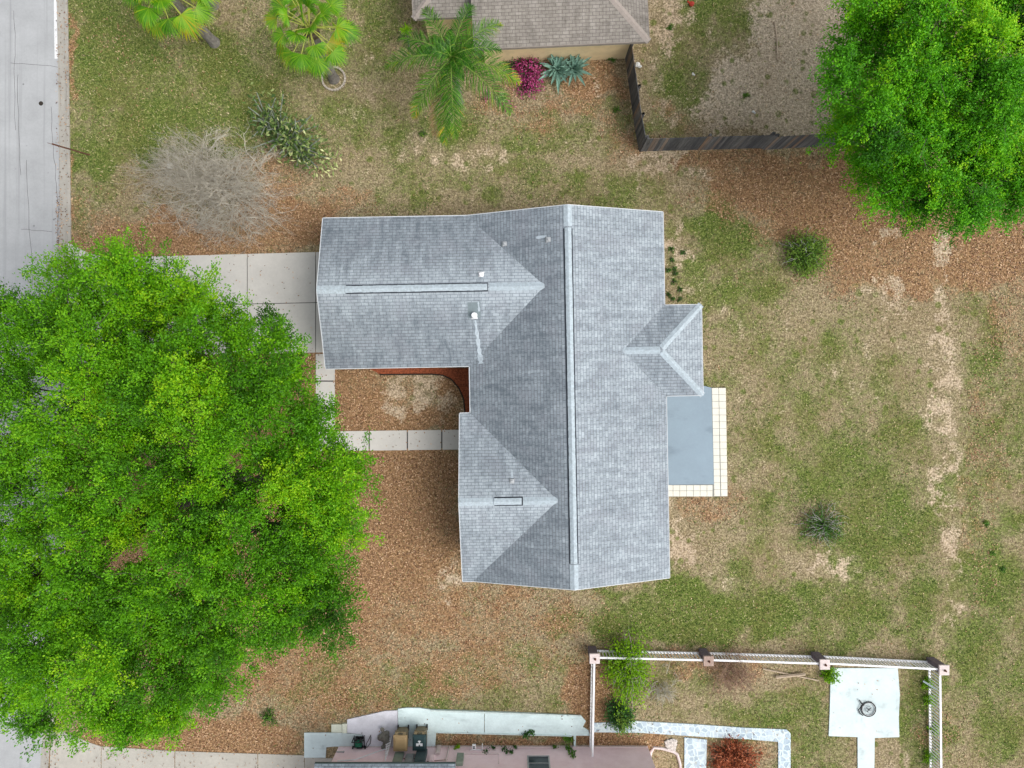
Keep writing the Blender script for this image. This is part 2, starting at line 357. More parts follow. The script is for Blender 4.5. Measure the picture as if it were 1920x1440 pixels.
LEAF = [(160,420,60,60,.6),(320,450,230,45,1.0),(530,420,120,50,.9),(500,330,80,70,.55),(650,380,60,22,.6),(430,900,380,430,1.0),(640,1000,260,190,1.0),(700,880,200,60,1.0),(720,1150,200,90,.7),(560,1290,240,80,.55),(330,1390,260,40,1.0),(940,1150,160,60,.6),(860,1240,130,60,.6),(1010,1210,90,50,.45),
 (660,770,80,60,1.0),(760,790,120,28,.95),(850,730,24,60,.9),(1400,310,160,30,.75),(1500,360,190,60,.9),(1620,400,200,70,1.0),(1600,320,80,50,1.0),(1400,370,90,40,.6),(1700,480,180,70,.85),(1840,460,110,100,.95),(1600,520,90,40,.5),(1900,560,60,120,.5),
 (124,80,2,120,.8),(125,330,2,60,.75),(1120,1300,46,70,1.0),(1150,1385,90,16,1.0),(940,1388,160,12,.8),(1090,200,80,30,.6),(940,190,70,40,.45),(980,230,70,30,.4),(1160,260,30,60,.45),(1110,150,50,30,.8),(1380,1410,70,30,.6),(1240,1395,60,25,.4),(1280,1235,60,14,.6),(1250,240,40,40,.4),(1270,700,20,160,.0),(1320,790,22,90,.5),(1330,950,50,26,.5),(600,380,100,20,.55),(880,150,60,60,.2),(1120,1240,40,40,.5),(1180,30,20,90,.2),(1840,880,30,300,.28),(1760,1390,40,60,.35),(270,60,90,60,.2),(880,1095,110,12,.6),(90,1400,10,80,.9),(1380,1250,60,50,.45)]
SAND = [(1230,290,55,16,1.0),(800,280,100,22,.75),(900,300,80,16,.7),(660,150,90,60,.45),(680,200,60,30,.5),(1270,470,26,60,.75),(1290,540,30,40,.6),(1320,400,40,26,.4),(1682,548,20,18,1.0),(1685,570,50,45,.62),(1777,468,8,50,1.0),(1768,600,16,100,.8),(1772,480,30,60,.6),(1770,760,16,130,.8),(1770,700,40,200,.45),(1780,950,26,140,.8),(1786,1100,16,100,.7),(1665,452,20,13,1.0),(1288,1025,24,46,.95),(1262,960,18,26,.7),(838,1085,20,36,.95),(860,1050,10,60,.6),(1555,1065,62,38,.75),(1430,690,60,50,.42),(1380,620,50,50,.5),(1345,590,40,30,.5),(1480,760,50,60,.35),(1400,860,60,30,.4),(1500,870,80,26,.35),(1620,640,80,40,.4),(1740,620,70,60,.35),(795,738,95,42,1.0),(840,780,26,22,.8),(745,715,40,16,.8),(1250,40,50,60,.9),(1215,150,30,90,.6),(1270,210,70,36,.65),(1340,230,80,30,.6),(1360,90,40,60,.5),(1140,140,50,40,.5),(1100,200,70,20,.4),(1060,270,110,22,.4),(1240,330,100,26,.5),(870,360,90,26,.4),(700,350,60,30,.35),(1380,1290,70,50,.3),(1300,1330,60,30,.35),(1600,1410,40,30,.45),(1680,1410,40,30,.5),(1870,980,30,100,.3),(1360,1095,50,22,.5),(1450,1010,50,30,.4),(1620,700,120,60,.42),(1500,620,90,60,.4),(1400,700,70,80,.4),(1200,1290,50,20,.3)]
CHIP = [(1480,110,90,130,1.0),(1420,170,80,90,.9),(1540,60,70,110,1.0),(1380,215,90,40,.7),(1520,200,70,60,.9)]
def field(xw, yw, L, seed, warp=0.9):
    wx = xw + warp * (fbm(xw * 0.7, yw * 0.7, seed, 4) - 0.5) * 3; wy = yw + warp * (fbm(xw * 0.7 + 31, yw * 0.7 + 5, seed + 9, 4) - 0.5) * 3
    px = wx / (H / F) + 960; py = 720 - wy / (H / F)
    out = np.zeros_like(xw)
    for (cx, cy, rx, ry, v) in L:
        if v <= 0: continue
        d = np.sqrt(((px - cx) / (rx + 8)) ** 2 + ((py - cy) / (ry + 8)) ** 2)
        g = np.clip((1.35 - d) / 0.8, 0, 1); g = g * g * (3 - 2 * g)
        out = np.maximum(out, g * v)
    return out
def masks(x, y):
    g = field(x, y, GREEN, 3); l = field(x, y, LEAF, 21, 0.7); s = field(x, y, SAND, 41, 0.7); c = field(x, y, CHIP, 55, 0.6)
    m1 = fbm(x * .9 + 3, y * .9, 301, 5); m2 = fbm(x * 1.1, y * 1.1 + 8, 311, 5); m3 = fbm(x * 2.6, y * 2.2, 321, 5)
    g = np.clip(g * .88 + (m1 - .5) * 1.25 * np.clip(g * 2, .35, 1), 0, 1)
    l = np.clip(l * .86 + (m2 - .5) * 1.0 * np.clip(l * 2.5, 0, 1) * (1.25 - l), 0, 1)
    s = np.clip(s * .95 + (m3 - .5) * 1.5 * np.clip(s * 2.5, 0, 1), 0, 1) + np.clip((m3 - .62) * 2.2, 0, .5) * (s < .1) * (l < .4)
    inside = (np.abs(x) < 26) & (np.abs(y) < 20)
    far = fbm(x * 0.15, y * 0.15, 77, 3)
    return np.where(inside, g, np.maximum(g, far * 0.9)), l, s, c

def ground_material():
    m, t, b = new_mat('lawn_ground'); p = gpos(t)
    at = nd(t, "ShaderNodeAttribute"); at.attribute_name = 'mask'
    sp = nd(t, "ShaderNodeSeparateColor"); t.links.new(at.outputs['Color'], sp.inputs[0])
    gr, lf, sa, ch = sp.outputs[0], sp.outputs[1], sp.outputs[2], at.outputs['Alpha']
    n1 = noise(t, p, 0.9, 5, 0.6); n2 = noise(t, p, 3.6, 5, 0.65); n3 = noise(t, p, 11, 4, 0.7); n4 = noise(t, p, 30, 3, 0.7)
    mp = nd(t, "ShaderNodeMapping"); mp.inputs['Scale'].default_value = (26, 9, 9); mp.inputs['Rotation'].default_value = (0, 0, .7); t.links.new(p, mp.inputs[0])
    n5 = noise(t, mp.outputs[0], 1.0, 3, 0.7, 1.5)
    det = mth(t, 'ADD', mth(t, 'MULTIPLY', n3, 0.35), mth(t, 'ADD', mth(t, 'MULTIPLY', n4, 0.35), mth(t, 'MULTIPLY', n5, 0.30)))
    dry = ramp(t, det, [(0.38, srgb(78, 72, 50)), (0.46, srgb(126, 114, 86)), (0.53, srgb(166, 150, 120)), (0.62, srgb(218, 200, 170))])
    grn = ramp(t, det, [(0.38, srgb(38, 55, 18)), (0.46, srgb(77, 98, 38)), (0.54, srgb(118, 131, 65)), (0.62, srgb(188, 182, 128))])
    lit = ramp(t, det, [(0.38, srgb(78, 58, 38)), (0.46, srgb(128, 98, 68)), (0.53, srgb(168, 134, 98)), (0.62, srgb(220, 188, 150))])
    san = ramp(t, det, [(0.37, srgb(128, 108, 84)), (0.47, srgb(182, 162, 134)), (0.6, srgb(228, 210, 186))])
    chp = ramp(t, det, [(0.39, srgb(108, 94, 76)), (0.48, srgb(178, 162, 138)), (0.6, srgb(230, 214, 190))])
    def over(c, top, maskv, gain, off, w=(.3, .35, .35), soft=0.16, sh=0.0):
        v = mth(t, 'ADD', mth(t, 'MULTIPLY', n1, w[0]), mth(t, 'ADD', mth(t, 'MULTIPLY', n2, w[1]), mth(t, 'MULTIPLY', n3, w[2])))
        v = mth(t, 'MULTIPLY', mth(t, 'SUBTRACT', v, 0.5), 2.6)
        v = mth(t, 'ADD', v, mth(t, 'MULTIPLY', mth(t, 'SUBTRACT', maskv, off), gain))
        return mix(t, step(t, v, -soft, soft), c, top)
    c = over(dry, grn, gr, 0.9, .44, (.2, .35, .45), .42)
    c = over(c, chp, ch, 1.0, .55)
    c = over(c, lit, lf, 1.0, .52, (.2, .3, .5), .22)
    c = over(c, san, sa, 1.1, .85, (.05, .30, .65), .24)
    vo = nd(t, "ShaderNodeTexVoronoi"); vo.inputs['Scale'].default_value = 2.3; t.links.new(p, vo.inputs['Vector'])
    vs_ = nd(t, "ShaderNodeSeparateColor"); t.links.new(vo.outputs['Color'], vs_.inputs[0])
    spot = mth(t, 'MULTIPLY', step(t, mth(t, 'SUBTRACT', mth(t, 'ADD', mth(t, 'MULTIPLY', vs_.outputs[0], .5), mth(t, 'MULTIPLY', mth(t, 'SUBTRACT', n4, .5), .5)), vo.outputs['Distance']), .0, .10), mth(t, 'SUBTRACT', .8, lf, True))
    c = mix(t, mth(t, 'MULTIPLY', spot, step(t, n1, .42, .56)), c, grn)
    mid = noise(t, p, 5.5, 3, 0.6)
    c = mix(t, 1.0, c, ramp(t, mid, [(.34, G4(.68)), (.5, G4(.93)), (.66, G4(1.14))]), 'MULTIPLY')
    hue = noise(t, p, 0.45, 3, 0.5)
    c = mix(t, mth(t, 'MULTIPLY', step(t, hue, 0.4, 0.7), 0.18), c, srgb(128, 100, 72))
    t.links.new(c, b.inputs['Base Color']); b.inputs['Roughness'].default_value = 1.0
    b.inputs['Specular IOR Level'].default_value = 0.1
    bump(t, b, det, 0.9, 0.05)
    return m

def build_ground():
    inner_x = np.arange(-27.0, 27.01, 0.13); inner_y = np.arange(-20.5, 20.51, 0.13)
    out = np.array([1, 3, 7, 15, 40, 120, 350.0])
    xs = np.concatenate([-27 - out[::-1], inner_x, 27 + out]); ys = np.concatenate([-20.5 - out[::-1], inner_y, 20.5 + out])
    X, Y = np.meshgrid(xs, ys); nx, ny = len(xs), len(ys)
    Z = np.zeros_like(X)
    co = np.stack([X.ravel(), Y.ravel(), Z.ravel()], 1).astype(np.float32)
    i = (np.arange(ny - 1)[:, None] * nx + np.arange(nx - 1)[None, :]).ravel()
    q = np.stack([i, i + 1, i + nx + 1, i + nx], 1).astype(np.int32)
    me = bpy.data.meshes.new('ground')
    me.vertices.add(len(co)); me.vertices.foreach_set('co', co.ravel())
    me.loops.add(q.size); me.loops.foreach_set('vertex_index', q.ravel())
    me.polygons.add(len(q)); me.polygons.foreach_set('loop_start', np.arange(0, q.size, 4, dtype=np.int32))
    me.update(calc_edges=True)
    g, l, s, c = masks(X.ravel(), Y.ravel())
    a = me.color_attributes.new('mask', 'FLOAT_COLOR', 'POINT')
    a.data.foreach_set('color', np.stack([g, l, s, c], 1).astype(np.float32).ravel())
    me.materials.append(ground_material())
    o = bpy.data.objects.new('ground', me); col.objects.link(o); o['kind'] = 'structure'
build_ground()

def struct(name, mb, m, **kw):
    o = mb.build(name, m, **kw); o['kind'] = 'structure'; return o

# ------------------------------------------------------------------ road, kerb, drives and paths
KERB = [(88, -900), (98, -300), (107, 0), (110, 200), (113, 430), (112, 620), (108, 900), (97, 1180), (79, 1390), (74, 1470), (50, 1900), (20, 2400)]
def strip(line, d0, d1):      # quads between two horizontal offsets (in ground pixels) of a polyline
    return [[(a[0] + d0, a[1]), (a[0] + d1, a[1]), (b[0] + d1, b[1]), (b[0] + d0, b[1])] for a, b in zip(line[:-1], line[1:])]
def slab(mb, pxpoly, z0, z1): mb.prism([tuple(p) for p in PX(pxpoly)], z0, z1)
mb = MB(); slab(mb, [(a[0] - 520, a[1]) for a in KERB] + [(a[0], a[1]) for a in KERB[::-1]], -0.05, 0.006); struct('road', mb, M['road'])
mb = MB(); poly = [(a[0] - 0.0, a[1]) for a in KERB] + [(a[0] + 15, a[1]) for a in KERB[::-1]]; slab(mb, poly, -0.05, 0.016); struct('gutter', mb, M['gutter'])
mb = MB()
seg = np.array(KERB, float)
ylist = [-900, -300, -180, -60, 48, 142, 238, 333, 425, 455]
def kx(y): return float(np.interp(y, seg[:, 1], seg[:, 0]))
for y0, y1 in zip(ylist[:-1], ylist[1:]):
    slab(mb, [(kx(y0 + .6) + 15.5, y0 + .6), (kx(y0 + .6) + 21, y0 + .6), (kx(y1 - .6) + 21, y1 - .6), (kx(y1 - .6) + 15.5, y1 - .6)], -0.05, 0.07)
for y0, y1 in ((690, 800), (800, 900), (900, 1000), (1000, 1100), (1100, 1200), (1200, 1290), (1290, 1368)):
    slab(mb, [(kx(y0 + .6) + 15.5, y0 + .6), (kx(y0 + .6) + 21, y0 + .6), (kx(y1 - .6) + 21, y1 - .6), (kx(y1 - .6) + 15.5, y1 - .6)], -0.05, 0.07)
struct('kerb', mb, M['gutter'])
mb = MB(); slab(mb, [(98.5, -200), (102.0, -200), (108.4, 110), (102.6, 110)], 0.002, 0.011); struct('road_marking', mb, M['paint_line'])

mb = MB()
yN = lambda x: 473 + (592 - x) * 0.0265
yJ = lambda x: 567.5 + (592 - x) * 0.02
yS = lambda x: 661 + (592 - x) * 0.02
g = 0.7
xs_ = [219, 341, 464, 592, 650]
for a, b in zip(xs_[:-1], xs_[1:]):
    slab(mb, [(a + g, yN(a)), (b - g, yN(b)), (b - g, yJ(b) - g), (a + g, yJ(a) - g)], -0.05, 0.035)
    slab(mb, [(a + g, yJ(a) + g), (b - g, yJ(b) + g), (b - g, yS(b)), (a + g, yS(a))], -0.05, 0.035)
slab(mb, [(128.5, 456), (140, 461), (165, 474), (190, 481), (219 - g, 483.5), (219 - g, yJ(219) - g), (128.5, yJ(129) - g)], -0.05, 0.03)
slab(mb, [(128.5, yJ(129) + g), (219 - g, yJ(219) + g), (219 - g, 671), (180, 677), (128.5, 689)], -0.05, 0.03)
struct('driveway', mb, M['concrete'])
mb = MB(); slab(mb, [(140, 470), (219, 489), (592, 479), (630, 479), (630, 655), (592, 655), (219, 665), (140, 676)], -.04, .012); slab(mb, [(596, 668), (625, 668), (625, 812), (880, 809), (880, 840), (596, 842)], -.04, .012); struct('joint_filler', mb, mat('joint_filler', (.09, .085, .08, 1), .95, .2))
mb = MB()
for a, b in ((663, 714), (715, 765), (766, 806)):
    slab(mb, [(592.5, a + g), (628, a + g), (628, b - g), (592.5, b - g)], -0.05, 0.036)
for a, b in ((592, 628), (629, 692), (693, 763.5), (764.5, 828), (829, 886)):
    yy = lambda x: 808.5 - (x - 628) * 0.012
    slab(mb, [(a + g, yy(a)), (b - g, yy(b)), (b - g, yy(b) + 37), (a + g, yy(a) + 37)], -0.05, 0.036)
struct('walkway', mb, M['concrete'])
mb = MB()
slab(mb, [(96, 1362), (145, 1382), (165, 1391), (189.5, 1399), (189.5, 1560), (90, 1600)], -0.05, 0.03)
for a, b, ya, yb in ((191, 327.5, 1399, 1408), (329, 483, 1408, 1413), (484.5, 571, 1413, 1416), (572, 700, 1420, 1424)):
    slab(mb, [(a, ya), (b, yb), (b, 1560), (a, 1560)], -0.05, 0.03)
struct('neighbour_driveway', mb, M['concrete_old'])

# mulch bed in the corner of the court
mb = MB(); slab(mb, [(690, 690), (880, 690), (900, 700), (900, 800), (868, 800), (870.5, 770), (869, 748), (860, 728), (846, 712), (830, 704), (810, 702), (715, 702.5)], -0.03, 0.02); struct('mulch_bed', mb, M['mulch'])
mb = MB(); mb.tube([P(x, y, 0.03) for x, y in ((712, 702.5), (760, 702), (810, 701.5), (830, 703.5), (846, 711), (860, 727), (869, 747), (871.5, 770), (871.5, 778))], 0.035, 6)
tag(mb.build('bed_edging', M['edging']), 'thin dark edging curving round the red mulch bed', 'edging')

# ------------------------------------------------------------------ main house
TH = R(1.04)
HE, SL = 2.6, 0.35
house = thing('house', 'grey shingled single storey house with three gables in the middle of the lot', 'house', (0, 0, 0), TH)
XE, XW, YN, YS = 6.935, -1.90, 7.62, -8.85
XR = (XE + XW) / 2; HR = HE + SL * (XE - XR)
GW, GS = -8.38, 0.84; GY = (YN + GS) / 2; GH = HE + SL * (YN - GY); GA = XW + (GH - HE) / SL
PW, PN = -2.38, -1.28; PY = (PN + YS) / 2; PH = HE + SL * (PN - PY); PA = XW + (PH - HE) / SL
BE, BN, BS = 8.59, 3.42, -0.66; BY = (BN + BS) / 2; BH = HE + SL * (BN - BY); BAX = BE - (BN - BY); BA = XE - (BH - HE) / SL

def slope(poly, along, up, name, m, parent, off=0.0, wear_and_sun=None):
    """subdivided roof slope with uv = (along eave, up the slope) and a tone attribute: ridge fading plus painted sun and shade sides"""
    import bmesh
    bm = bmesh.new(); vs = [bm.verts.new(p) for p in poly]; f = bm.faces.new(vs)
    if f.normal.z < 0 or True:
        bm.normal_update()
        if f.normal.z < 0: f.normal_flip()
    uvl = bm.loops.layers.uv.new("UVMap")
    k = math.sqrt(1 + SL * SL)
    for i in range(5): bmesh.ops.subdivide_edges(bm, edges=bm.edges[:], cuts=1, use_grid_fill=True) if i < 4 and len(poly) == 4 else None
    bmesh.ops.triangulate(bm, faces=[q for q in bm.faces if len(q.verts) > 4])
    for q in bm.faces:
        for lp in q.loops:
            c = lp.vert.co; lp[uvl].uv = (c.dot(along_v(along)) + off, c.dot(along_v(up)) * k + off * 0.37)
    me = bpy.data.meshes.new(name); bm.to_mesh(me); bm.free()
    a = me.attributes.new('wear_and_sun', 'FLOAT', 'POINT')
    for i, v in enumerate(me.vertices): a.data[i].value = wear_and_sun(v.co.x, v.co.y, v.co.z) if wear_and_sun else 0.0
    me.materials.append(m)
    o = bpy.data.objects.new(name, me); col.objects.link(o); o.parent = parent
    return o
from mathutils import Vector
def along_v(a): return Vector((a[0], a[1], 0))

X_, Y_ = (1, 0), (0, 1)
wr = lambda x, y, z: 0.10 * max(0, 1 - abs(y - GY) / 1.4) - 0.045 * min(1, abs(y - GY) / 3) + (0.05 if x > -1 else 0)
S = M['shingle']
slope([(XE, YS, HE), (XE, YN, HE), (XR, YN, HR), (XR, YS, HR)], Y_, (-1, 0), 'roof_slope', S, house, 0.0, lambda x, y, z: 0.04)  # east slope painted lighter as the sunny side
slope([(XW, YN, HE), (XW, YS, HE), (XR, YS, HR), (XR, YN, HR)], Y_, (1, 0), 'roof_slope', S, house, 3.0, lambda x, y, z: -0.06 + 0.10 * max(0, 1 - abs(x - XR) / 0.9))  # west slope painted darker as the shaded side; pale fading near the ridge
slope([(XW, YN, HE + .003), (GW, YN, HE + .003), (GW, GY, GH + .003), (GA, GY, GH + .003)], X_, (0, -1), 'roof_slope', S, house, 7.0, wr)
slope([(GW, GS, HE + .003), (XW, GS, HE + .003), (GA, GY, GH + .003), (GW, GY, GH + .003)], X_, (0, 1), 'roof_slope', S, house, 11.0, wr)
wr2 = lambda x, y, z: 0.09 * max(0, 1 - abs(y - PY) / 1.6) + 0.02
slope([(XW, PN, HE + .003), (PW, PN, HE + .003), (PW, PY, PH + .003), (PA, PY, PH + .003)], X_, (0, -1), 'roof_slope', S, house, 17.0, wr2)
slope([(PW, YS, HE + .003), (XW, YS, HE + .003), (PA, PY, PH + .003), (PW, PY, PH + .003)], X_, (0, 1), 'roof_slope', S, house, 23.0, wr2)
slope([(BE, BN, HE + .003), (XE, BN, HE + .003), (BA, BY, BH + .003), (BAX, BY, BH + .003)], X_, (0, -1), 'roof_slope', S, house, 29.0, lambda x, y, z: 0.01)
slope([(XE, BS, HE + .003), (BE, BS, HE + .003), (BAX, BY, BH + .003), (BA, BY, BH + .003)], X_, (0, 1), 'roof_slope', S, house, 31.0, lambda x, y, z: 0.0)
slope([(BE, BS, HE + .003), (BE, BN, HE + .003), (BAX, BY, BH + .003)], Y_, (-1, 0), 'roof_slope', S, house, 37.0, lambda x, y, z: 0.05)  # east face of the bay painted lighter, as if turned to the sun
# soffit and fascia
mb = MB(); mb.prism([(GW + .02, YN - .02), (GW + .02, GS + .02), (XW + .02, GS + .02), (XW + .02, PN - .02), (PW + .02, PN - .02), (PW + .02, YS + .02), (XE - .02, YS + .02), (XE - .02, BS + .02), (BE - .02, BS + .02), (BE - .02, BN - .02), (XE - .02, BN - .02), (XE - .02, YN - .02)][::-1], HE - 0.16, HE - 0.14)
mb.build('soffit', M['fascia'], house, local=True)
mb = MB()
def board(a, b, th=0.03, h=0.15):
    a = np.array(a, float); b = np.array(b, float); d = b - a; L = np.hypot(d[0], d[1]); n = np.array((d[1], -d[0], 0)) / L * th
    up = np.array((0, 0, 0.012)); dn = np.array((0, 0, h))
    mb.add([a + up, b + up, b + up + n, a + up + n, a - dn, b - dn, b - dn + n, a - dn + n], [(0, 1, 2, 3), (7, 6, 5, 4), (0, 4, 5, 1), (3, 2, 6, 7), (1, 5, 6, 2), (0, 3, 7, 4)])
board((XE, YS, HE), (XE, BS, HE)); board((XE, BN, HE), (XE, YN, HE))
board((XE, YN, HE), (XR, YN, HR)); board((XR, YN, HR), (XW, YN, HE)); board((XW, YN, HE), (GW, YN, HE))
board((GW, YN, HE), (GW, GY, GH)); board((GW, GY, GH), (GW, GS, HE)); board((GW, GS, HE), (XW, GS, HE)); board((XW, GS, HE), (XW, PN, HE))
board((XW, PN, HE), (PW, PN, HE)); board((PW, PN, HE), (PW, PY, PH)); board((PW, PY, PH), (PW, YS, HE)); board((PW, YS, HE), (XW, YS, HE))
board((XW, YS, HE), (XR, YS, HR)); board((XR, YS, HR), (XE, YS, HE))
board((XE, BS, HE), (BE, BS, HE)); board((BE, BS, HE), (BE, BN, HE)); board((BE, BN, HE), (XE, BN, HE))
mb.build('fascia', M['fascia'], house, local=True)
# walls with gables
def wall_block(x0, y0, x1, y1, gable=None):
    mb = MB(); mb.box(x0, y0, 0, x1, y1, HE - 0.17)
    return mb
mb = MB(); o_ = 0.42
mb.prism([(GW + o_, YN - o_), (GW + o_, GS + o_), (XW + o_, GS + o_), (XW + o_, PN - o_), (PW + 1.5, PN - o_), (PW + 1.5, -4.6), (PW + o_, -4.6), (PW + o_, YS + o_), (XE - o_, YS + o_), (XE - o_, BS + o_), (BE - o_, BS + o_), (BE - o_, BN - o_), (XE - o_, BN - o_), (XE - o_, YN - o_)][::-1], 0, HE - 0.17)
def gable(mb, pts):
    mb.add(pts, [tuple(range(len(pts)))])
for y, sgn in ((YN - o_, 1), (YS + o_, -1)):
    mb.add([(XW + .1, y, HE - .14), (XE - .1, y, HE - .14), (XR, y, HR - .09)], [(0, 1, 2)])
mb.add([(GW + o_, GS + .1, HE - .14), (GW + o_, YN - .1, HE - .14), (GW + o_, GY, GH - .09)], [(0, 1, 2)])
mb.add([(PW + o_, YS + .1, HE - .14), (PW + o_, PN - .1, HE - .14), (PW + o_, PY, PH - .09)], [(0, 1, 2)])
mb.build('wall', M['stucco'], house, local=True)
# doors and windows under the eaves
mb = MB(); gx = GW + o_
for k in range(4): mb.box(gx - .05, GY - 2.45, .05 + k * .54, gx - .005, GY + 2.45, .05 + k * .54 + .52)
mb.build('garage_door', M['white'], house, local=True)
mb = MB(); mb.box(PW + 1.44, -2.6, .05, PW + 1.495, -1.8, 2.1); dr = mb.build('front_door', M['rust'], house, local=True)
mb = MB(); mb.ball((PW + 1.40, -2.5, 1.0), .04); mb.build('door_knob', M['metal'], dr, local=True)
def window(x, y, z0, wdt, hgt, axis, sgn):
    a, b = (x - wdt / 2, x + wdt / 2) if axis == 'x' else (y - wdt / 2, y + wdt / 2)
    fr = MB(); gl = MB()
    def bx(m_, u0, u1, w0, w1, d0, d1):
        d0, d1 = sorted((sgn * d0, sgn * d1))
        if axis == 'x': m_.box(u0, y + d0, w0, u1, y + d1, w1)
        else: m_.box(x + d0, u0, w0, x + d1, u1, w1)
    bx(fr, a, b, z0, z0 + .06, .004, .06); bx(fr, a, b, z0 + hgt - .06, z0 + hgt, .004, .06); bx(fr, a, a + .06, z0 + .061, z0 + hgt - .061, .004, .055); bx(fr, b - .06, b, z0 + .061, z0 + hgt - .061, .004, .055)
    bx(fr, a + .061, b - .061, z0 + hgt / 2 - .02, z0 + hgt / 2 + .02, .004, .05)
    bx(gl, a + .061, b - .061, z0 + .061, z0 + hgt - .061, .006, .02)
    return fr, gl
def put_window(parent, *a, m=None):
    fr, gl = window(*a); f = fr.build('window', m or M['white'], parent, local=True); gl.build('pane', M['glass'], f, local=True)
for a in ((XE - o_, 5.6, .95, 1.5, 1.1, 'y', 1), (XE - o_, -6.6, .95, 1.5, 1.1, 'y', 1), (XE - o_, -3.4, .08, 2.2, 1.95, 'y', 1), (BE - o_, 1.4, .95, 1.8, 1.1, 'y', 1), (3.5, YN - o_, .95, 1.2, 1.1, 'x', 1), (-4.5, YN - o_, .95, 1.2, 1.1, 'x', 1),
          (-5.0, GS + o_, .95, 1.4, 1.1, 'x', -1), (PW + o_, -6.7, .95, 1.8, 1.2, 'y', -1), (1.0, YS + o_, .95, 1.2, 1.1, 'x', -1), (4.6, YS + o_, .95, 1.2, 1.1, 'x', -1)): put_window(house, *a)

def ridge_caps(p0, p1, sdir, width=0.30, step_=0.15, raise_=0.012, drop=None, name='ridge_cap', m=None, parent=None):
    """overlapping cap shingles along a ridge or hip; sdir = horizontal unit side direction"""
    p0 = np.array(p0, float); p1 = np.array(p1, float); L = np.linalg.norm(p1 - p0); n = max(1, int(L / step_)); mb = MB()
    t = (p1 - p0) / L; sd_ = np.array((sdir[0], sdir[1], 0.0)); dr = SL * width / 2 if drop is None else drop
    for i in range(n):
        a = p0 + t * (i * step_); b = p0 + t * min(L, (i + 1.02) * step_)
        w_ = width / 2 * random.uniform(.96, 1.04); z1 = raise_ + .012; z0 = raise_ - .004
        va = [a - sd_ * w_ + (0, 0, z1 - dr), a + np.array((0, 0, z1 + .006)), a + sd_ * w_ + (0, 0, z1 - dr)]
        vb = [b - sd_ * w_ + (0, 0, z0 - dr), b + np.array((0, 0, z0 + .006)), b + sd_ * w_ + (0, 0, z0 - dr)]
        lo = [a - sd_ * w_ + (0, 0, -.03 - dr), a + np.array((0, 0, -.03)), a + sd_ * w_ + (0, 0, -.03 - dr)]
        lb = [b - sd_ * w_ + (0, 0, -.03 - dr), b + sd_ * w_ + (0, 0, -.03 - dr)]
        mb.add(va + vb + lo + lb, [(0, 1, 4, 3), (1, 2, 5, 4), (6, 7, 1, 0), (7, 8, 2, 1), (0, 3, 9, 6), (2, 8, 10, 5)])
    return mb.build(name, m or M['cap'], parent, local=True)
def vent(p0, p1, sdir):
    p0 = np.array(p0, float); p1 = np.array(p1, float); sd_ = np.array((sdir[0], sdir[1], 0.0)); w_ = .195
    dr = SL * w_; mb = MB(); up = .022
    vs = []
    for p in (p0, p1):
        for zz in (-.02, up): vs += [p - sd_ * w_ + (0, 0, zz - dr), p + np.array((0, 0, zz)), p + sd_ * w_ + (0, 0, zz - dr)]
    mb.add(vs, [(3, 4, 10, 9), (4, 5, 11, 10), (0, 3, 9, 6), (2, 8, 11, 5), (0, 1, 4, 3), (1, 2, 5, 4), (6, 9, 10, 7), (7, 10, 11, 8)])
    v = mb.build('ridge_vent', M['gap'], house, local=True)
    tt_ = (p1 - p0) / np.linalg.norm(p1 - p0) * .03; o = ridge_caps(p0 - tt_, p1 + tt_, sdir, width=.29, raise_=.036, name='vent_cap', m=M['cap'], parent=v)
yv0, yv1 = 6.62, -7.75
ridge_caps((XR, YN, HR), (XR, yv0, HR), X_, parent=house, width=.36); ridge_caps((XR, YS, HR), (XR, yv1, HR), X_, parent=house, width=.36)
vent((XR, yv0, HR), (XR, yv1, HR), X_)
ridge_caps((GW, GY, GH), (-7.12, GY, GH), Y_, parent=house, width=.34); ridge_caps((GA, GY, GH), (-.97, GY, GH), Y_, parent=house, width=.34)
vent((-7.12, GY, GH), (-.97, GY, GH), Y_)
ridge_caps((PW, PY, PH), (-.85, PY, PH), Y_, parent=house, width=.34); ridge_caps((PA, PY, PH), (.38, PY, PH), Y_, parent=house, width=.34)
vent((-.85, PY, PH), (.38, PY, PH), Y_)
ridge_caps((BAX, BY, BH), (BA, BY, BH), Y_, parent=house, width=.32)
q = 1 / math.sqrt(2)
ridge_caps((BE, BN, HE), (BAX, BY, BH), (q, -q), parent=house, width=.3, drop=.045, name='hip_cap'); ridge_caps((BE, BS, HE), (BAX, BY, BH), (q, q), parent=house, width=.3, drop=.045, name='hip_cap')

def rz_at(x, y):       # roof height of the main house in local coordinates
    z = HE + SL * min(XE - x, x - XW)
    if x < XR:
        z = max(z, HE + SL * min(YN - y, y - GS) if GS < y < YN and x > GW and x < GA else -9)
        z = max(z, HE + SL * min(PN - y, y - YS) if YS < y < PN and x > PW and x < PA else -9)
    return z
def loc_of(px, py, z=3.6):
    x, y, _ = P(px, py, z); c, s_ = math.cos(-TH), math.sin(-TH); return x * c - y * s_, x * s_ + y * c
def streak(px, py, dx, dy, L, w0, w1):      # bleached shingle streak: thin wash just over the slope
    x, y = loc_of(px, py, 3.4); mb = MB(); n = 22; vs = []
    for i in range(n + 1):
        t_ = i / n; w_ = (w0 + (w1 - w0) * t_) * random.uniform(.5, 1.15); cx, cy = x + dx * L * t_, y + dy * L * t_
        for s_ in (-1, 1):
            ax, ay = cx - dy * w_ * s_ / 2, cy + dx * w_ * s_ / 2; vs.append((ax, ay, rz_at(ax, ay) + .008))
    mb.add(vs, [(2 * i, 2 * i + 1, 2 * i + 3, 2 * i + 2) for i in range(n)])
    mb.build('bleached_streak', M['stain'], house, local=True)
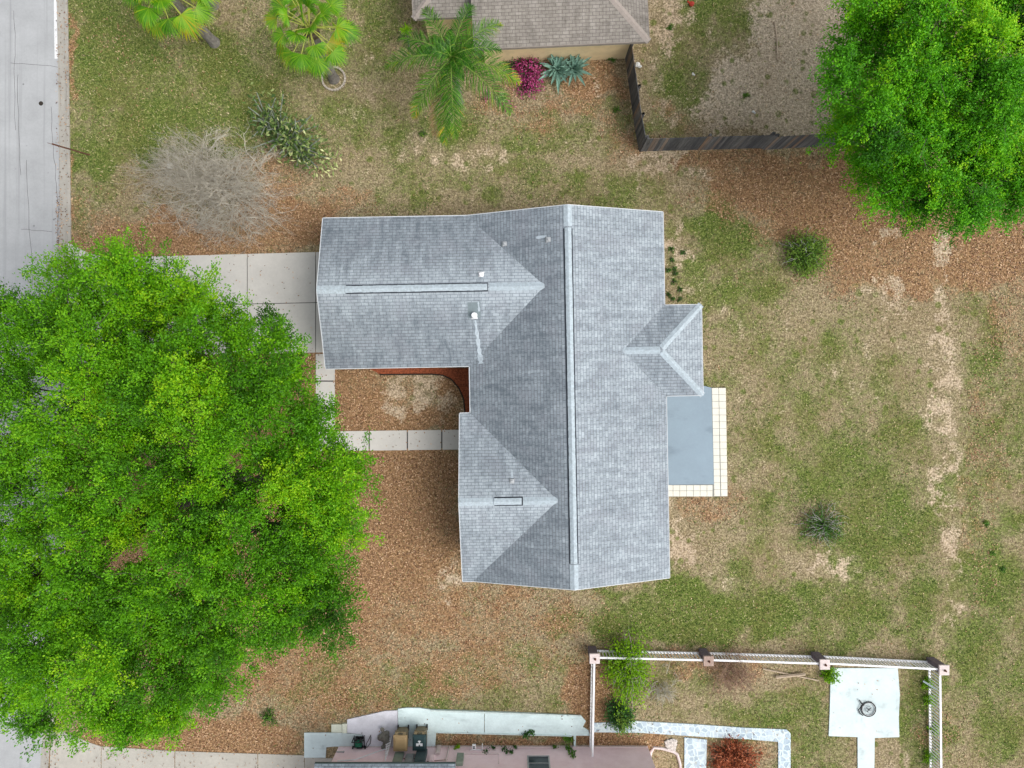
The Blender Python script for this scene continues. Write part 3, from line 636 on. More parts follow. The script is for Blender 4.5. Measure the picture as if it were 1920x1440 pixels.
def pipe(px, py, r=.05, h=.3, z=3.4, cap=False, m='white'):
    x, y = loc_of(px, py, z + .2); zz = rz_at(x, y)
    mb = MB(); mb.cyl(x, y, zz - .05, zz + h, r, r, 14)
    if cap: mb.cyl(x, y, zz + h - .005, zz + h + .09, r * 1.9, r * 1.5, 18)
    mb.frustum(x, y, zz - .06, .30, .30, zz + .05, .18, .18)
    mb.build('vent_pipe', M[m], house, local=True)
pipe(902, 515, .07, .16); pipe(889, 591, .075, .18, cap=True)
streak(891, 600, .10, -1, 1.9, .12, .26)
streak(897, 566, .08, -1, .42, .06, .14)
mb = MB(); x, y = loc_of(889, 580, 3.5); mb.add([(x - .28, y - .35, rz_at(x - .28, y - .35) + .006), (x + .28, y - .35, rz_at(x + .28, y - .35) + .006), (x + .28, y + .3, rz_at(x, y + .3) + .006), (x - .28, y + .3, rz_at(x, y + .3) + .006)], [(0, 1, 2, 3)])
mb.build('roof_patch', mat('patch_felt', srgb(122, 134, 138), .95, .1), house, local=True)
pipe(946, 452, .055, .14, z=3.6, m='metal'); pipe(1029, 446, .045, .14, z=4.0, m='metal')
streak(1024, 447, -1, -.05, .45, .12, .16); pipe(960, 902, .045, .14, m='metal'); streak(958, 893, 0, -1, .01, .02, .02) if False else None
streak(960, 880, .0, -1, .5, .06, .17)

# patio of the house
mb = MB(); slab(mb, [(1225, 700), (1333, 727), (1337.5, 907.5), (1225, 909)], -0.05, 0.10); slab_o = struct('patio', mb, M['patio'])
mb = MB(); mb2 = MB(); k0 = 727.5
slab(mb2, [(1333.5, 727), (1360, 727), (1362, 930.5), (1240, 931), (1240, 909.5), (1338, 908)], -0.05, 0.055)
for i in range(16):
    ya, yb = 727.5 + i * 12.68, 727.5 + (i + 1) * 12.68 - .7
    for j, (xa, xb) in enumerate(((0.3, 12.3), (13.1, 26))):
        sk = (ya - 727) * .0135
        slab(mb, [(1334 + xa + sk * 1.6, ya), (1334 + xb + sk * 1.2, ya), (1334 + xb + sk * 1.2 + .15, yb), (1334 + xa + sk * 1.6 + .15, yb)], .05, .07 + random.uniform(0, .004))
for i in range(7):
    xa, xb = 1249 + i * 12.7, 1249 + (i + 1) * 12.7 - .8
    for (ya, yb) in ((909.3, 919.4), (920.2, 930.2)):
        slab(mb, [(xa, ya), (min(xb, 1335), ya), (min(xb, 1335), yb), (xa, yb)], .05, .07 + random.uniform(0, .004))
struct('patio_tile_bed', mb2, M['grout']); struct('patio_tiles', mb, M['tile'])

# ------------------------------------------------------------------ north neighbour house
TN = R(2.6)
ncx, ncy, _ = P(1217, 77, 2.5)
nb = thing('house', 'brown roofed cream stucco house behind the palms at the top edge', 'house', (ncx, ncy, 0), TN)
# local frame: eave corner (SE) at the origin, house extends to -x and +y
def nslope(poly, al, up, off): slope(poly, al, up, 'roof_slope', M['shingle_tan'], nb, off, lambda x, y, z: 0.0)
e = 2.5; r6 = e + SL * 6
nslope([(-7.9, 0, e), (0, 0, e), (-6, 6, r6), (-7.9, 6, r6)], X_, (0, 1), 0)
nslope([(0, 0, e), (0, 12, e), (-6, 6, r6)], Y_, (-1, 0), 5)
nslope([(0, 12, e), (-7.9, 12, e), (-7.9, 6, r6), (-6, 6, r6)], X_, (0, -1), 9)
r4 = e + SL * 4.5
nslope([(-10.5, 1.5, e), (-7.9, 1.5, e), (-7.9, 6, r4), (-10.5 + 4.5, 6, r4)][:2] + [(-6.0, 1.5 + 1.9, e + SL * 1.9), (-6.0, 6, r4)], X_, (0, 1), 13) if False else None
nslope([(-10.6, 1.5, e), (-7.88, 1.5, e), (-7.88, 4.22, e + SL * 2.72)], X_, (0, 1), 13)
nslope([(-10.6, 9.0, e), (-10.6, 1.5, e), (-7.88, 4.22, e + SL * 2.72), (-7.88, 6.28, e + SL * 2.72)], Y_, (1, 0), 17)
nslope([(-7.88, 9.0, e), (-10.6, 9.0, e), (-7.88, 6.28, e + SL * 2.72)], X_, (0, -1), 19)
mb = MB()
board((-7.9, 0, e), (0, 0, e)); board((0, 0, e), (0, 12, e)); board((-7.9, 6, r6), (-7.9, 0, e)); board((-7.9, 12, e), (-7.9, 6, r6)); board((-10.6, 1.5, e), (-7.92, 1.5, e)); board((-10.6, 9, e), (-10.6, 1.5, e))
mb.build('fascia', mat('taupe_fascia', srgb(150, 142, 134), .8, .1), nb, local=True)
mb = MB(); mb.prism([(-10.2, 1.9), (-7.5, 1.9), (-7.5, .42), (-.42, .42), (-.42, 11.6), (-10.2, 11.6)], 0, e - .15)
mb.add([(-7.5, .5, e - .2), (-7.5, 11.5, e - .2), (-7.5, 6, r6 - .12)], [(0, 1, 2)])
mb.build('wall', M['stucco_tan'], nb, local=True)
mb = MB(); mb.prism([(-10.55, 1.55), (-7.85, 1.55), (-7.85, .05), (-.05, .05), (-.05, 11.95), (-10.55, 11.95)], e - .14, e - .12); mb.build('soffit', M['cap_tan'], nb, local=True)
ridge_caps((0, 0, e), (-6, 6, r6), (q, q), parent=nb, width=.3, drop=.045, name='hip_cap', m=M['cap_tan']); ridge_caps((0, 12, e), (-6, 6, r6), (q, -q), parent=nb, width=.3, drop=.045, name='hip_cap', m=M['cap_tan'])
ridge_caps((-10.6, 1.5, e), (-7.88, 4.22, e + SL * 2.72), (q, -q), parent=nb, width=.3, drop=.045, name='hip_cap', m=M['cap_tan'])
put_window(nb, -.42, 3.5, 1.0, 1.5, 1.1, 'y', 1)
x_, y_ = -4.0, .42

# ------------------------------------------------------------------ south neighbour house (pink)
sx0, sx1, sy = P(635.5, 1399)[0], P(1214, 1399)[0], P(0, 1399)[1]
sh = thing('house', 'pink stucco house cut by the bottom edge, its wall hung with boxes and vines', 'house', (0, sy, 0))
mb = MB()
gxm = (-2.55 + sx1) / 2
mb.prism([(sx0, 0), (sx1, 0), (sx1, -10), (sx0, -10)], 0, 2.45)
mb.add([(-2.5, -.0, 2.45), (sx1, -.0, 2.45), (gxm, -.0, 2.45 + SL * (sx1 + 2.5) / 2)], [(0, 1, 2)])
mb.build('wall', M['stucco_pink'], sh, local=True)
slope([(-3.9, .52, 2.5), (sx0 - .47, .52, 2.5), (sx0 - .47, -4.5, 2.5 + SL * 5), (-3.9, -4.5, 2.5 + SL * 5)], X_, (0, -1), 'roof_slope', M['shingle_dark'], sh, 2.0)
slope([(-2.55, .52, 2.5), (-3.9, .52, 2.5), (-3.9, -4.5, 2.5 + SL * 5), (-2.55, -4.5, 2.5 + SL * 5)], X_, (0, -1), 'roof_slope', M['shingle_dark'], sh, 2.0)
g_h = 2.45 + SL * (sx1 + 2.6) / 2
slope([(-2.6, .04, 2.5), (-2.6, -10, 2.5), (gxm, -10, g_h + .05), (gxm, .04, g_h + .05)][::-1], Y_, (1, 0), 'roof_slope', M['shingle_dark'], sh, 4.0)
slope([(sx1 + .1, .04, 2.45), (sx1 + .1, -10, 2.45), (gxm, -10, g_h + .05), (gxm, .04, g_h + .05)], Y_, (-1, 0), 'roof_slope', M['shingle_dark'], sh, 6.0)
mb = MB(); mb.box(sx0 - .47, .52, 2.38, -2.56, .545, 2.52); mb.box(sx0 - .44, .02, 2.36, -2.58, .515, 2.38); mb.build('fascia', M['box_teal'], sh, local=True)
mb = MB(); mb.box(sx0 + .02, .0, .0, sx1, .035, .12); mb.build('plinth', M['cap_pink'], sh, local=True)
# window in the pink wall
put_window(sh, P(1009.5, 0, 1.2)[0], .0, .95, 1.05, 1.25, 'x', 1, m=M['metal'])
# conduits and shallow trim
mb = MB()
mb.tube([(P(871, 0, .6)[0], .03, .75), (P(935, 0, .6)[0], .03, .75), (P(936, 0, .6)[0], .03, 1.6)], .018, 6); mb.build('conduit', M['cap_pink'], sh, local=True); mb = MB()
mb.tube([(P(841, 0, .6)[0], .05, .1), (P(838, 0, .6)[0], .05, 2.2)], .035, 8)
mb.build('conduit', M['cap_pink'], sh, local=True)
mb = MB(); mb.tube([P(646, 1422, .0)[:1] + (sy - sy + .02, 1.35), (P(668, 0, 1)[0], .02, 1.25), (P(700, 0, 1)[0], .02, .62), (P(733, 0, .3)[0], .02, .1)], .03, 6); mb.build('wall_pipe', M['white'], sh, local=True)
mb = MB(); mb.cyl(P(638, 0, .6)[0] + .15, .03, .55, .62, .04); mb.tube([(P(629, 0, .6)[0] + .05, .045, .6), (P(645, 0, .6)[0], .045, .6)], .03); mb.build('tap', M['metal'], sh, local=True)
def wallbox(px0, px1, z0, z1, d, m, name='meter_box', lip=True):
    zc = (z0 + z1) / 2; x0, x1 = P(px0, 0, zc)[0], P(px1, 0, zc)[0]
    mb = MB(); mb.box(x0, .003, z0, x1, d, z1); o = mb.build(name, m, sh, local=True, bevel=.012)
    if lip:
        mb = MB(); mb.box(x0 + .05, d + .001, z0 + .05, x1 - .05, d + .015, z1 - .05); mb.build('lid', m, o, local=True)
    return o
wallbox(738, 755, .75, 1.7, .14, M['box_green'])
wallbox(760, 776, .85, 1.55, .10, M['metal'], 'junction_box')
wallbox(779, 799, .70, 1.75, .24, M['box_teal'], 'breaker_box')
wallbox(805, 815, .95, 1.5, .10, M['stucco_pink'], 'junction_box')
wallbox(818, 826, .1, .8, .12, M['cap_pink'], 'meter_box')
wallbox(856, 869, .95, 1.75, .20, M['box_green'], 'meter_box')
wallbox(985, 991, .02, .1, .05, M['cap_pink'], 'vent_cover', False)
mb = MB(); mb.tube([(P(800, 0, 1.5)[0], .05, 1.45), (P(838, 0, 1.5)[0], .05, 1.3)], .014); mb.build('cable', M['rust'], sh, local=True); mb = MB(); mb.tube([(P(756, 0, 1.2)[0], .05, 1.2), (P(779, 0, 1.2)[0], .05, 1.2)], .02); mb.build('cable', M['rust'], sh, local=True)

# painted slabs along the pink house
mb = MB(); slab(mb, [(571, 1373), (640, 1373), (680, 1377), (680, 1400), (628, 1398.5), (612, 1400), (611, 1419.5), (571, 1419.5)], -.03, .06); struct('painted_slab', mb, M['patio_white'])
mb = MB(); slab(mb, [(622, 1357), (642, 1357), (642, 1372), (622, 1372)], -.03, .08); slab(mb, [(643, 1355), (651, 1355), (651, 1372), (643, 1372)], -.03, .14); struct('entry_steps', mb, mat('cream_step', srgb(214, 218, 200), .8, .1))
mb = MB(); slab(mb, [(651.5, 1348), (722, 1332), (745.5, 1331), (747, 1399), (681, 1399), (681, 1376), (651.5, 1372.5)], -.03, .075); struct('worn_patio', mb, M['turq_old'])
mb = MB(); slab(mb, [(746.5, 1328), (762, 1326), (786, 1326), (806, 1329), (908, 1332.5), (908, 1375.5), (818, 1371), (816, 1399), (748, 1399)], -.03, .08)
slab(mb, [(909, 1332.5), (1000, 1336), (1089, 1340.5), (1098, 1351), (1092, 1362), (1103, 1368), (1106, 1378), (1078, 1378), (909, 1375.5)], -.03, .078)
slab(mb, [(1075, 1378), (1080, 1378), (1079, 1398.5), (1076, 1398.5)], -.03, .08); struct('painted_walk', mb, M['turq'])
mb = MB()
for a, b in ((808, 868), (869, 1025), (1027, 1052), (1055, 1058), (1064, 1088)):
    slab(mb, [(a, 1329.3 + (a - 808) * .035), (b, 1329.3 + (b - 808) * .035), (b, 1332.2 + (b - 808) * .035), (a, 1332.2 + (a - 808) * .035)], .06, .13)
slab(mb, [(816, 1370), (1072, 1377), (1072, 1379), (816, 1372.3)], .0, .12)
tag(mb.build('edging', mat('pale_edging', srgb(206, 222, 220), .8, .12)), 'broken low pale edging along both sides of the turquoise walk', 'edging')

def flag_mat():
    m, t, b = new_mat('painted_flagstone'); p = gpos(t)
    v = nd(t, "ShaderNodeTexVoronoi", feature='DISTANCE_TO_EDGE'); v.inputs['Scale'].default_value = 3.6; v.inputs['Randomness'].default_value = 0.85
    t.links.new(p, v.inputs['Vector'])
    v2 = nd(t, "ShaderNodeTexVoronoi"); v2.inputs['Scale'].default_value = 3.6; v2.inputs['Randomness'].default_value = 0.85; t.links.new(p, v2.inputs['Vector'])
    st = ramp(t, noise(t, p, 9, 4), [(.3, srgb(170, 186, 198)), (.7, srgb(196, 210, 218))])
    bw = nd(t, 'ShaderNodeRGBToBW'); t.links.new(v2.outputs['Color'], bw.inputs[0]); st = mix(t, 0.6, st, bw.outputs[0], 'SOFT_LIGHT')
    c = mix(t, step(t, v.outputs['Distance'], .05, .13), srgb(210, 224, 226), st)
    c = mix(t, mth(t, 'MULTIPLY', step(t, noise(t, p, 2.2, 5, .7), .56, .7), .6), c, srgb(176, 168, 148))
    t.links.new(c, b.inputs['Base Color']); bump(t, b, step(t, v.outputs['Distance'], .02, .1), .5, .02); return m
M['flag'] = flag_mat()
mb = MB(); slab(mb, [(1112, 1355), (1190, 1351), (1300, 1357), (1400, 1364), (1474, 1367), (1481.5, 1374), (1482, 1600), (1459, 1600), (1458.5, 1390), (1400, 1385), (1340, 1382), (1200, 1373), (1112, 1372)], -.03, .055)
slab(mb, [(1283, 1382), (1325, 1386), (1319, 1600), (1282, 1600)], -.03, .054); struct('flagstone_path', mb, M['flag'])
mb = MB(); slab(mb, [(1557, 1252), (1682, 1252), (1686, 1300), (1684, 1345), (1685, 1381), (1639, 1382.5), (1636, 1600), (1608, 1600), (1607, 1381), (1553, 1379), (1555, 1330)], -.03, .06); struct('painted_patio', mb, M['patio_white'])
mb = MB(); 
pts = [(1217, 1430), (1221, 1410), (1226, 1402), (1240, 1403), (1262, 1409), (1270, 1414), (1275, 1430), (1277, 1450)]
mb.tube([P(x, y, .05) for x, y in pts], .07, 6); tag(mb.build('bed_border', M['cap_pink']), 'curved white kerbing round a small bed at the corner of the pink house', 'edging')
mb = MB(); random.seed(3)
for k in range(34):
    x, y, _ = P(1246 + random.uniform(0, 21), 1386 + random.uniform(0, 20)); mb.ball((x, y, .05), random.uniform(.06, .13), .5, 7, 5, .2)
tag(mb.build('stone_pile', mat('white_stone', srgb(206, 198, 190), .9, .25, 9)), 'flat heap of white stones beside the flagstone path', 'stones')

# ------------------------------------------------------------------ wooden fence at the top right
def plank_mat():
    m, t, b = new_mat('weathered_fence_board'); p = gpos(t)
    isl = nd(t, "ShaderNodeNewGeometry").outputs['Random Per Island']
    c = ramp(t, isl, [(0, srgb(76, 77, 80)), (.5, srgb(98, 98, 98)), (.9, srgb(114, 113, 112)), (.95, srgb(136, 110, 88)), (1, srgb(140, 140, 138))])
    mp = nd(t, "ShaderNodeMapping"); mp.inputs['Scale'].default_value = (14, 14, 1.2); t.links.new(p, mp.inputs[0])
    n = noise(t, mp.outputs[0], 1, 5, .7)
    c = mix(t, 1.0, c, ramp(t, n, [(.3, G4(.55)), (.7, G4(1.25))]), 'MULTIPLY')
    t.links.new(c, b.inputs['Base Color']); b.inputs['Roughness'].default_value = .95; bump(t, b, n, .5, .01); return m
M['board'] = plank_mat()
def wood_fence(label, runs, hgt=1.75, post_every=2.4):
    a0 = P(*runs[0]); f = thing('wooden_fence', label, 'fence', a0, 0, 'weathered wooden fences of the back yard')
    bd = MB(); rl = MB()
    for (A, B) in zip(runs[:-1], runs[1:]):
        A = np.array(P(*A)); B = np.array(P(*B)); d = B - A; L = np.linalg.norm(d); u = d / L; n_ = int(L / .145); ang = math.atan2(u[1], u[0]); nr = np.array((-u[1], u[0], 0))
        for i in range(n_):
            c = A + u * (i + .5) * L / n_; h_ = hgt + random.uniform(-.035, .035); wv = L / n_ * .46; dd = random.uniform(-.006, .006)
            bd.box(c[0] - wv, c[1] - .011 + dd, .03, c[0] + wv, c[1] + .011 + dd, h_, ang)
        for z in (.35, .95, 1.5):
            c = (A + B) / 2 + nr * .04; rl.box(c[0] - L / 2, c[1] - .02, z, c[0] + L / 2, c[1] + .02, z + .08, ang)
        k = max(1, int(L / post_every))
        for i in range(k + 1):
            c = A + u * L * i / k + nr * .10; pm = MB(); pm.box(c[0] - .05, c[1] - .05, 0, c[0] + .05, c[1] + .05, hgt + .03, ang); pm.build('post', M['board'], f)
    bd.build('boards', M['board'], f); rl.build('rail', M['board'], f); return f
wood_fence('weathered grey board fence running down from the corner of the cream house', [(1172, 110), (1183, 190), (1190, 240), (1198, 283)])
wood_fence('weathered grey board fence running across to under the big tree on the right', [(1201, 284), (1425, 278), (1432, 281), (1560, 273), (1700, 266), (1900, 258)])

# ------------------------------------------------------------------ white railing round the side garden
def pillar(px, py, cap, label):     # px,py = centre of the cap in the picture
    zt = 1.12; x, y, _ = P(px, py, zt)
    p = thing('fence_pillar', label, 'pillar', (x, y, 0), 0, 'pillars of the white railing')
    mb = MB(); mb.box(x - .19, y - .19, 0, x + .19, y + .19, 1.03); mb.build('shaft', M['pillar'], p, bevel=.01)
    mb = MB(); mb.frustum(x, y, 1.031, .44, .44, 1.07, .50, .50); mb.frustum(x, y, 1.071, .50, .50, 1.12, .46, .46); mb.build('cap', cap, p)
    mb = MB(); mb.cyl(x + .02, y - .01, 1.12, 1.17, .06, .035, 12); mb.ball((x + .02, y - .01, 1.20), .045); mb.build('finial', M['rust'], p)
    return (x, y)
q1 = pillar(1115, 1235.5, M['cap_pink'], 'corner pillar of the white railing nearest the turquoise walk')
q2 = pillar(1329, 1240, M['cap_old'], 'pillar with a stained brown cap beside the bare russet bush')
q3 = pillar(1547, 1246.5, M['cap_pink'], 'pale capped pillar at the corner of the painted patio')
q4 = pillar(1771, 1257, M['cap_pink'], 'corner pillar farthest right, where the long side railing begins')
def railing(a, b, label, zt=.95, zb=.12, every=.155):
    a = np.array((a[0], a[1], 0.)); b = np.array((b[0], b[1], 0.)); d = b - a; L = np.linalg.norm(d); u = d / L; ang = math.atan2(u[1], u[0])
    r = thing('railing', label, 'railing', tuple(a), 0, 'white railings between the pillars')
    c = (a + b) / 2
    for nm, z0, z1, w_ in (('top_rail', zt, zt + .045, .045), ('bottom_rail', zb, zb + .045, .05)):
        mb = MB(); mb.box(c[0] - L / 2, c[1] - w_, z0, c[0] + L / 2, c[1] + w_, z1, ang); mb.build(nm, M['white'], r)
    n_ = int(L / every); first = None
    for i in range(n_):
        p_ = a + u * (i + .5) * L / n_
        if first is None:
            mb = MB(); mb.box(p_[0] - .021, p_[1] - .021, zb + .046, p_[0] + .021, p_[1] + .021, zt - .001, ang); first = mb.build('picket', M['white'], r); base = p_
        else:
            o = first.copy(); col.objects.link(o); o.parent = r; dl = p_ - base; o.location = (dl[0], dl[1], 0)
            if random.random() < .04: o.rotation_euler = (random.uniform(-.06, .06), random.uniform(-.06, .06), 0)
    return r
k_ = .23
railing((q1[0] + k_, q1[1]), (q2[0] - k_, q2[1]), 'white picket railing section crossed by the lime green shrub')
railing((q2[0] + k_, q2[1]), (q3[0] - k_, q3[1]), 'white picket railing section behind the grey boards on the grass')
railing((q3[0] + k_, q3[1]), (q4[0] - k_, q4[1]), 'white picket railing section along the top of the painted patio')
be = P(1775, 1490, .95)
railing((q4[0] - .12, q4[1] - k_), (q4[0] - .02, -22.6), 'long white picket railing running down the right side of the garden')
railing((q1[0], q1[1] - k_), (q1[0] - .08, sy + .02), 'white railing joining the corner pillar to the pink wall')
mb = MB(); a = P(1731, 1277, .25); b = P(1757, 1293, .7)
mb.tube([a, b], .05, 4); tag(mb.build('leaning_board', M['patio_white']), 'white board leaning on the inside of the right hand railing', 'board')
mb = MB(); a = P(1431, 1254, .06); b = P(1535, 1276, .06); mb.tube([a, b], .035, 4); tag(mb.build('board', M['plank']), 'long thin pole lying crossed over the pale plank by the railing', 'pole')
mb = MB(); a = P(1455, 1270, .12); b = P(1510, 1264, .15); mb.tube([a, b], .065, 4); tag(mb.build('board', M['plank']), 'short wide pale plank lying on the grass under the long pole', 'plank')
# wheel with bits of bicycle frame on the patio
wx, wy, _ = P(1626.5, 1328); wl = thing('bicycle_wheel', 'black bicycle wheel with fork lying flat on the painted patio', 'wheel', (wx, wy, .06))
mb = MB(); mb.torus((wx, wy, .10), .345, .027, 40, 8); mb.build('tyre', M['rubber'], wl, smooth=True)
mb = MB(); mb.torus((wx, wy, .12), .30, .013, 36, 6); mb.torus((wx, wy, .12), .15, .009, 28, 6); mb.build('rim', M['metal'], wl, smooth=True)
mb = MB()
for k in range(20):
    th = k * math.pi / 10; mb.tube([(wx + .05 * math.cos(th), wy + .05 * math.sin(th), .14), (wx + .30 * math.cos(th + .12), wy + .30 * math.sin(th + .12), .12)], .004, 4)
mb.build('spokes', M['metal'], wl)
mb = MB(); mb.cyl(wx, wy, .07, .16, .03, .03, 12); mb.tube([(wx - .12, wy - .1, .17), (wx + .1, wy + .12, .17)], .014); mb.build('hub', M['black'], wl)
mb = MB(); mb.tube([(wx - .28, wy + .22, .17), (wx - .38, wy + .34, .17), (wx - .47, wy + .47, .14)], .03); mb.tube([(wx - .50, wy - .02, .12), (wx - .40, wy + .12, .14), (wx - .30, wy + .32, .15)], .022); mb.tube([(wx - .50, wy - .02, .12), (wx - .42, wy - .2, .12), (wx - .28, wy - .3, .12)], .024)
mb.torus((wx, wy, .16), .40, .012, 14, 5, a0=1.2, a1=3.0); mb.build('fork', M['black'], wl)

# ------------------------------------------------------------------ bins, pressure washer and clutter by the pink wall
def bin_(px, py, lidm, label, mark):
    x, y, _ = P(px, py, 0)
    b = thing('wheelie_bin', label, 'bin', (x, y, 0), 0, 'bins on the turquoise slab')
    mb = MB(); mb.frustum(x, y, .06, .50, .54, .98, .66, .72, 0, -.02); mb.build('body', M['bin_body'], b, bevel=.03)
    mb = MB(); mb.frustum(x, y - .04, .985, .68, .78, 1.05, .66, .74); mb.frustum(x, y - .05, 1.048, .62, .68, 1.10, .46, .46, 0, .02); ld = mb.build('lid', lidm, b, bevel=.02)
    mb = MB(); mb.tube([(x - .25, y + .40, .98), (x - .22, y + .47, 1.0), (x + .22, y + .47, 1.0), (x + .25, y + .40, .98)], .022, 8); mb.box(x - .26, y + .30, .80, x - .12, y + .46, 1.0); mb.box(x + .12, y + .30, .80, x + .26, y + .46, 1.0); mb.build('handle', M['bin_body'], b)
    for s_ in (-1, 1):
        mb = MB(); mb.tube([(x + s_ * .22, y + .25, .13), (x + s_ * .28, y + .25, .13)], .13, 18); mb.build('wheel', M['rubber'], b)
    if mark:
        mb = MB(); mb.box(x - .155, y - .16, 1.102, x - .03, y - .03, 1.108); mb.box(x + .03, y - .16, 1.102, x + .155, y - .03, 1.108); mb.box(x - .028, y - .10, 1.102, x + .028, y + .04, 1.108)
        mb.prism([(x - .08, y + .0401), (x + .08, y + .0401), (x + .04, y + .10), (x - .04, y + .10)], 1.102, 1.108); mb.build('emblem', M['white'], ld)
    return b
bin_(757, 1371.5, M['binlid_tan'], 'wheeled bin with a tan lid, left of the pair', False)
bin_(792, 1370.5, M['binlid_green'], 'wheeled bin with a dark green lid bearing a white emblem', True)
px_, py_, _ = P(675, 1388); pw = thing('pressure_washer', 'black framed machine with a green engine standing on the worn patio', 'machine', (px_, py_, .075))
mb = MB(); X0, Y0 = px_, py_
mb.tube([(X0 - .24, Y0 + .27, .1), (X0 - .24, Y0 + .27, .72)], .022, 6); mb.tube([(X0 + .24, Y0 + .27, .1), (X0 + .24, Y0 + .27, .72)], .022, 6); mb.box(X0 - .22, Y0 - .52, .10, X0 + .22, Y0 - .36, .14); mb.box(X0 - .2, Y0 + .12, .10, X0 + .2, Y0 + .25, .13)
for s_ in (-1, 1):
    mb.tube([(X0 + s_ * .24, Y0 - .38, .12), (X0 + s_ * .24, Y0 + .2, .14), (X0 + s_ * .24, Y0 + .27, .72)], .022, 6)
mb.tube([(X0 - .24, Y0 + .27, .72), (X0 + .24, Y0 + .27, .72)], .022); mb.tube([(X0 - .24, Y0 - .38, .12), (X0 + .24, Y0 - .38, .12)], .022); mb.tube([(X0 - .24, Y0 - .26, .13), (X0 + .24, Y0 - .26, .13)], .03); mb.tube([(X0 - .24, Y0 + .05, .13), (X0 + .24, Y0 + .05, .13)], .03)
mb.build('frame', M['black'], pw)
mb = MB(); mb.box(X0 - .17, Y0 - .16, .16, X0 + .15, Y0 + .12, .36); mb.cyl(X0, Y0 - .02, .36, .46, .10, .07, 14); mb.build('engine', M['green'], pw, bevel=.02)
mb = MB(); mb.box(X0 - .1, Y0 - .25, .14, X0 + .18, Y0 - .165, .3); mb.cyl(X0 + .1, Y0 + .16, .16, .4, .05); mb.cyl(X0 - .12, Y0 + .16, .16, .34, .06); mb.build('pump', M['black'], pw)
for s_ in (-1, 1):
    mb = MB(); mb.tube([(X0 + s_ * .27, Y0 - .30, .18), (X0 + s_ * .33, Y0 - .30, .18)], .105, 18); mb.build('wheel', M['rubber'], pw)
mb = MB(); mb.tube([(X0 + .25, Y0 - .1, .3), (X0 + .38, Y0 - .28, .12), (X0 + .52, Y0 - .1, .1), (X0 + .56, Y0 + .18, .1), (X0 + .55, Y0 + .32, .12), (X0 + .46, Y0 + .1, .14), (X0 + .36, Y0 - .06, .16), (X0 + .33, Y0 - .22, .2)], .016, 6); mb.build('hose', M['black'], pw)
# white garden chair folded by the bins
tx, ty, _ = P(731, 1391); tr = thing('trellis', 'white bent metal trellis standing left of the tan lidded bin', 'trellis', (tx, ty, .08))
mb = MB(); random.seed(5)
mb.tube([(tx + .12, ty + .35, .1), (tx + .1, ty + .15, .5), (tx + .05, ty - .1, 1.1)], .025); mb.tube([(tx - .12, ty + .1, .1), (tx - .05, ty - .05, .6), (tx + .05, ty - .12, 1.5)], .025)
for k in range(9):
    a_ = k / 9; mb.tube([(tx + .12 - .1 * a_, ty + .3 - .5 * a_, .15 + a_ * 1.2), (tx - .16 + .16 * a_, ty + .12 - .34 * a_, .1 + a_ * 1.2)], .032, 5)
mb.build('bars', M['white'], tr)
mb = MB(); random.seed(8)
for k in range(26):
    x, y, _ = P(722 + random.gauss(0, 5), 1382 + random.gauss(0, 7)); mb.ball((x, y, random.uniform(.1, .3)), random.uniform(.07, .17), .7, 7, 5, .25)
tag(mb.build('rock_heap', M['rock']), 'grey brown heap of rocks between the trellis and the worn patio', 'rocks')
for lab, px, py in (('white lamp bracket on the pink wall beside the planting strip', 889, 1400),):
    x = P(px, 0, .4)[0]; l_ = thing('wall_lamp', lab, 'wall lamp', (x, sy + .01, .5))
    mb = MB(); mb.box(x - .2, sy + .005, .35, x + .4, sy + .04, .40); mb.tube([(x, sy + .03, .4), (x, sy + .2, .5)], .03); mb.tube([(x + .38, sy + .03, .38), (x + .4, sy + .34, .42)], .02); mb.build('bracket', M['white'], l_)
    mb = MB(); mb.box(x - .09, sy + .12, .46, x + .09, sy + .36, .60); h_ = mb.build('lamp_head', M['white'], l_, bevel=.02)
    mb = MB(); mb.box(x - .05, sy + .19, .601, x + .05, sy + .24, .606); mb.box(x - .05, sy + .26, .601, x + .05, sy + .31, .606); mb.build('sensor', M['black'], h_)

# ------------------------------------------------------------------ street sign
b0 = np.array(P(168, 290)); t0 = np.array(P(98, 270, 2.75)); sg = thing('street_sign', 'rusty leaning street sign seen edge-on beside the kerb', 'street sign', tuple(b0))
mb = MB(); mb.tube([b0 + (0, 0, -.1), t0], .035, 6); mb.build('pole', M['rust'], sg)
d_ = (t0 - b0) / np.linalg.norm(t0 - b0)
mb = MB(); c_ = t0 - d_ * .25; vw = t0 - np.array((0, 0, H)); vw /= np.linalg.norm(vw); sy_ = vw - (vw @ d_) * d_; sy_ /= np.linalg.norm(sy_); sx_ = np.cross(d_, sy_)
nv = []
for k in range(8):
    th = math.pi / 8 + k * math.pi / 4; nv.append(c_ + .33 * (math.cos(th) * d_ + math.sin(th) * sy_))
nv2 = [p + sx_ * .02 for p in nv]
mb.add(nv + nv2, [tuple(range(8)), tuple(range(15, 7, -1))] + [(i, (i + 1) % 8, 8 + (i + 1) % 8, 8 + i) for i in range(8)]); mb.build('sign_plate', M['rust'], sg)

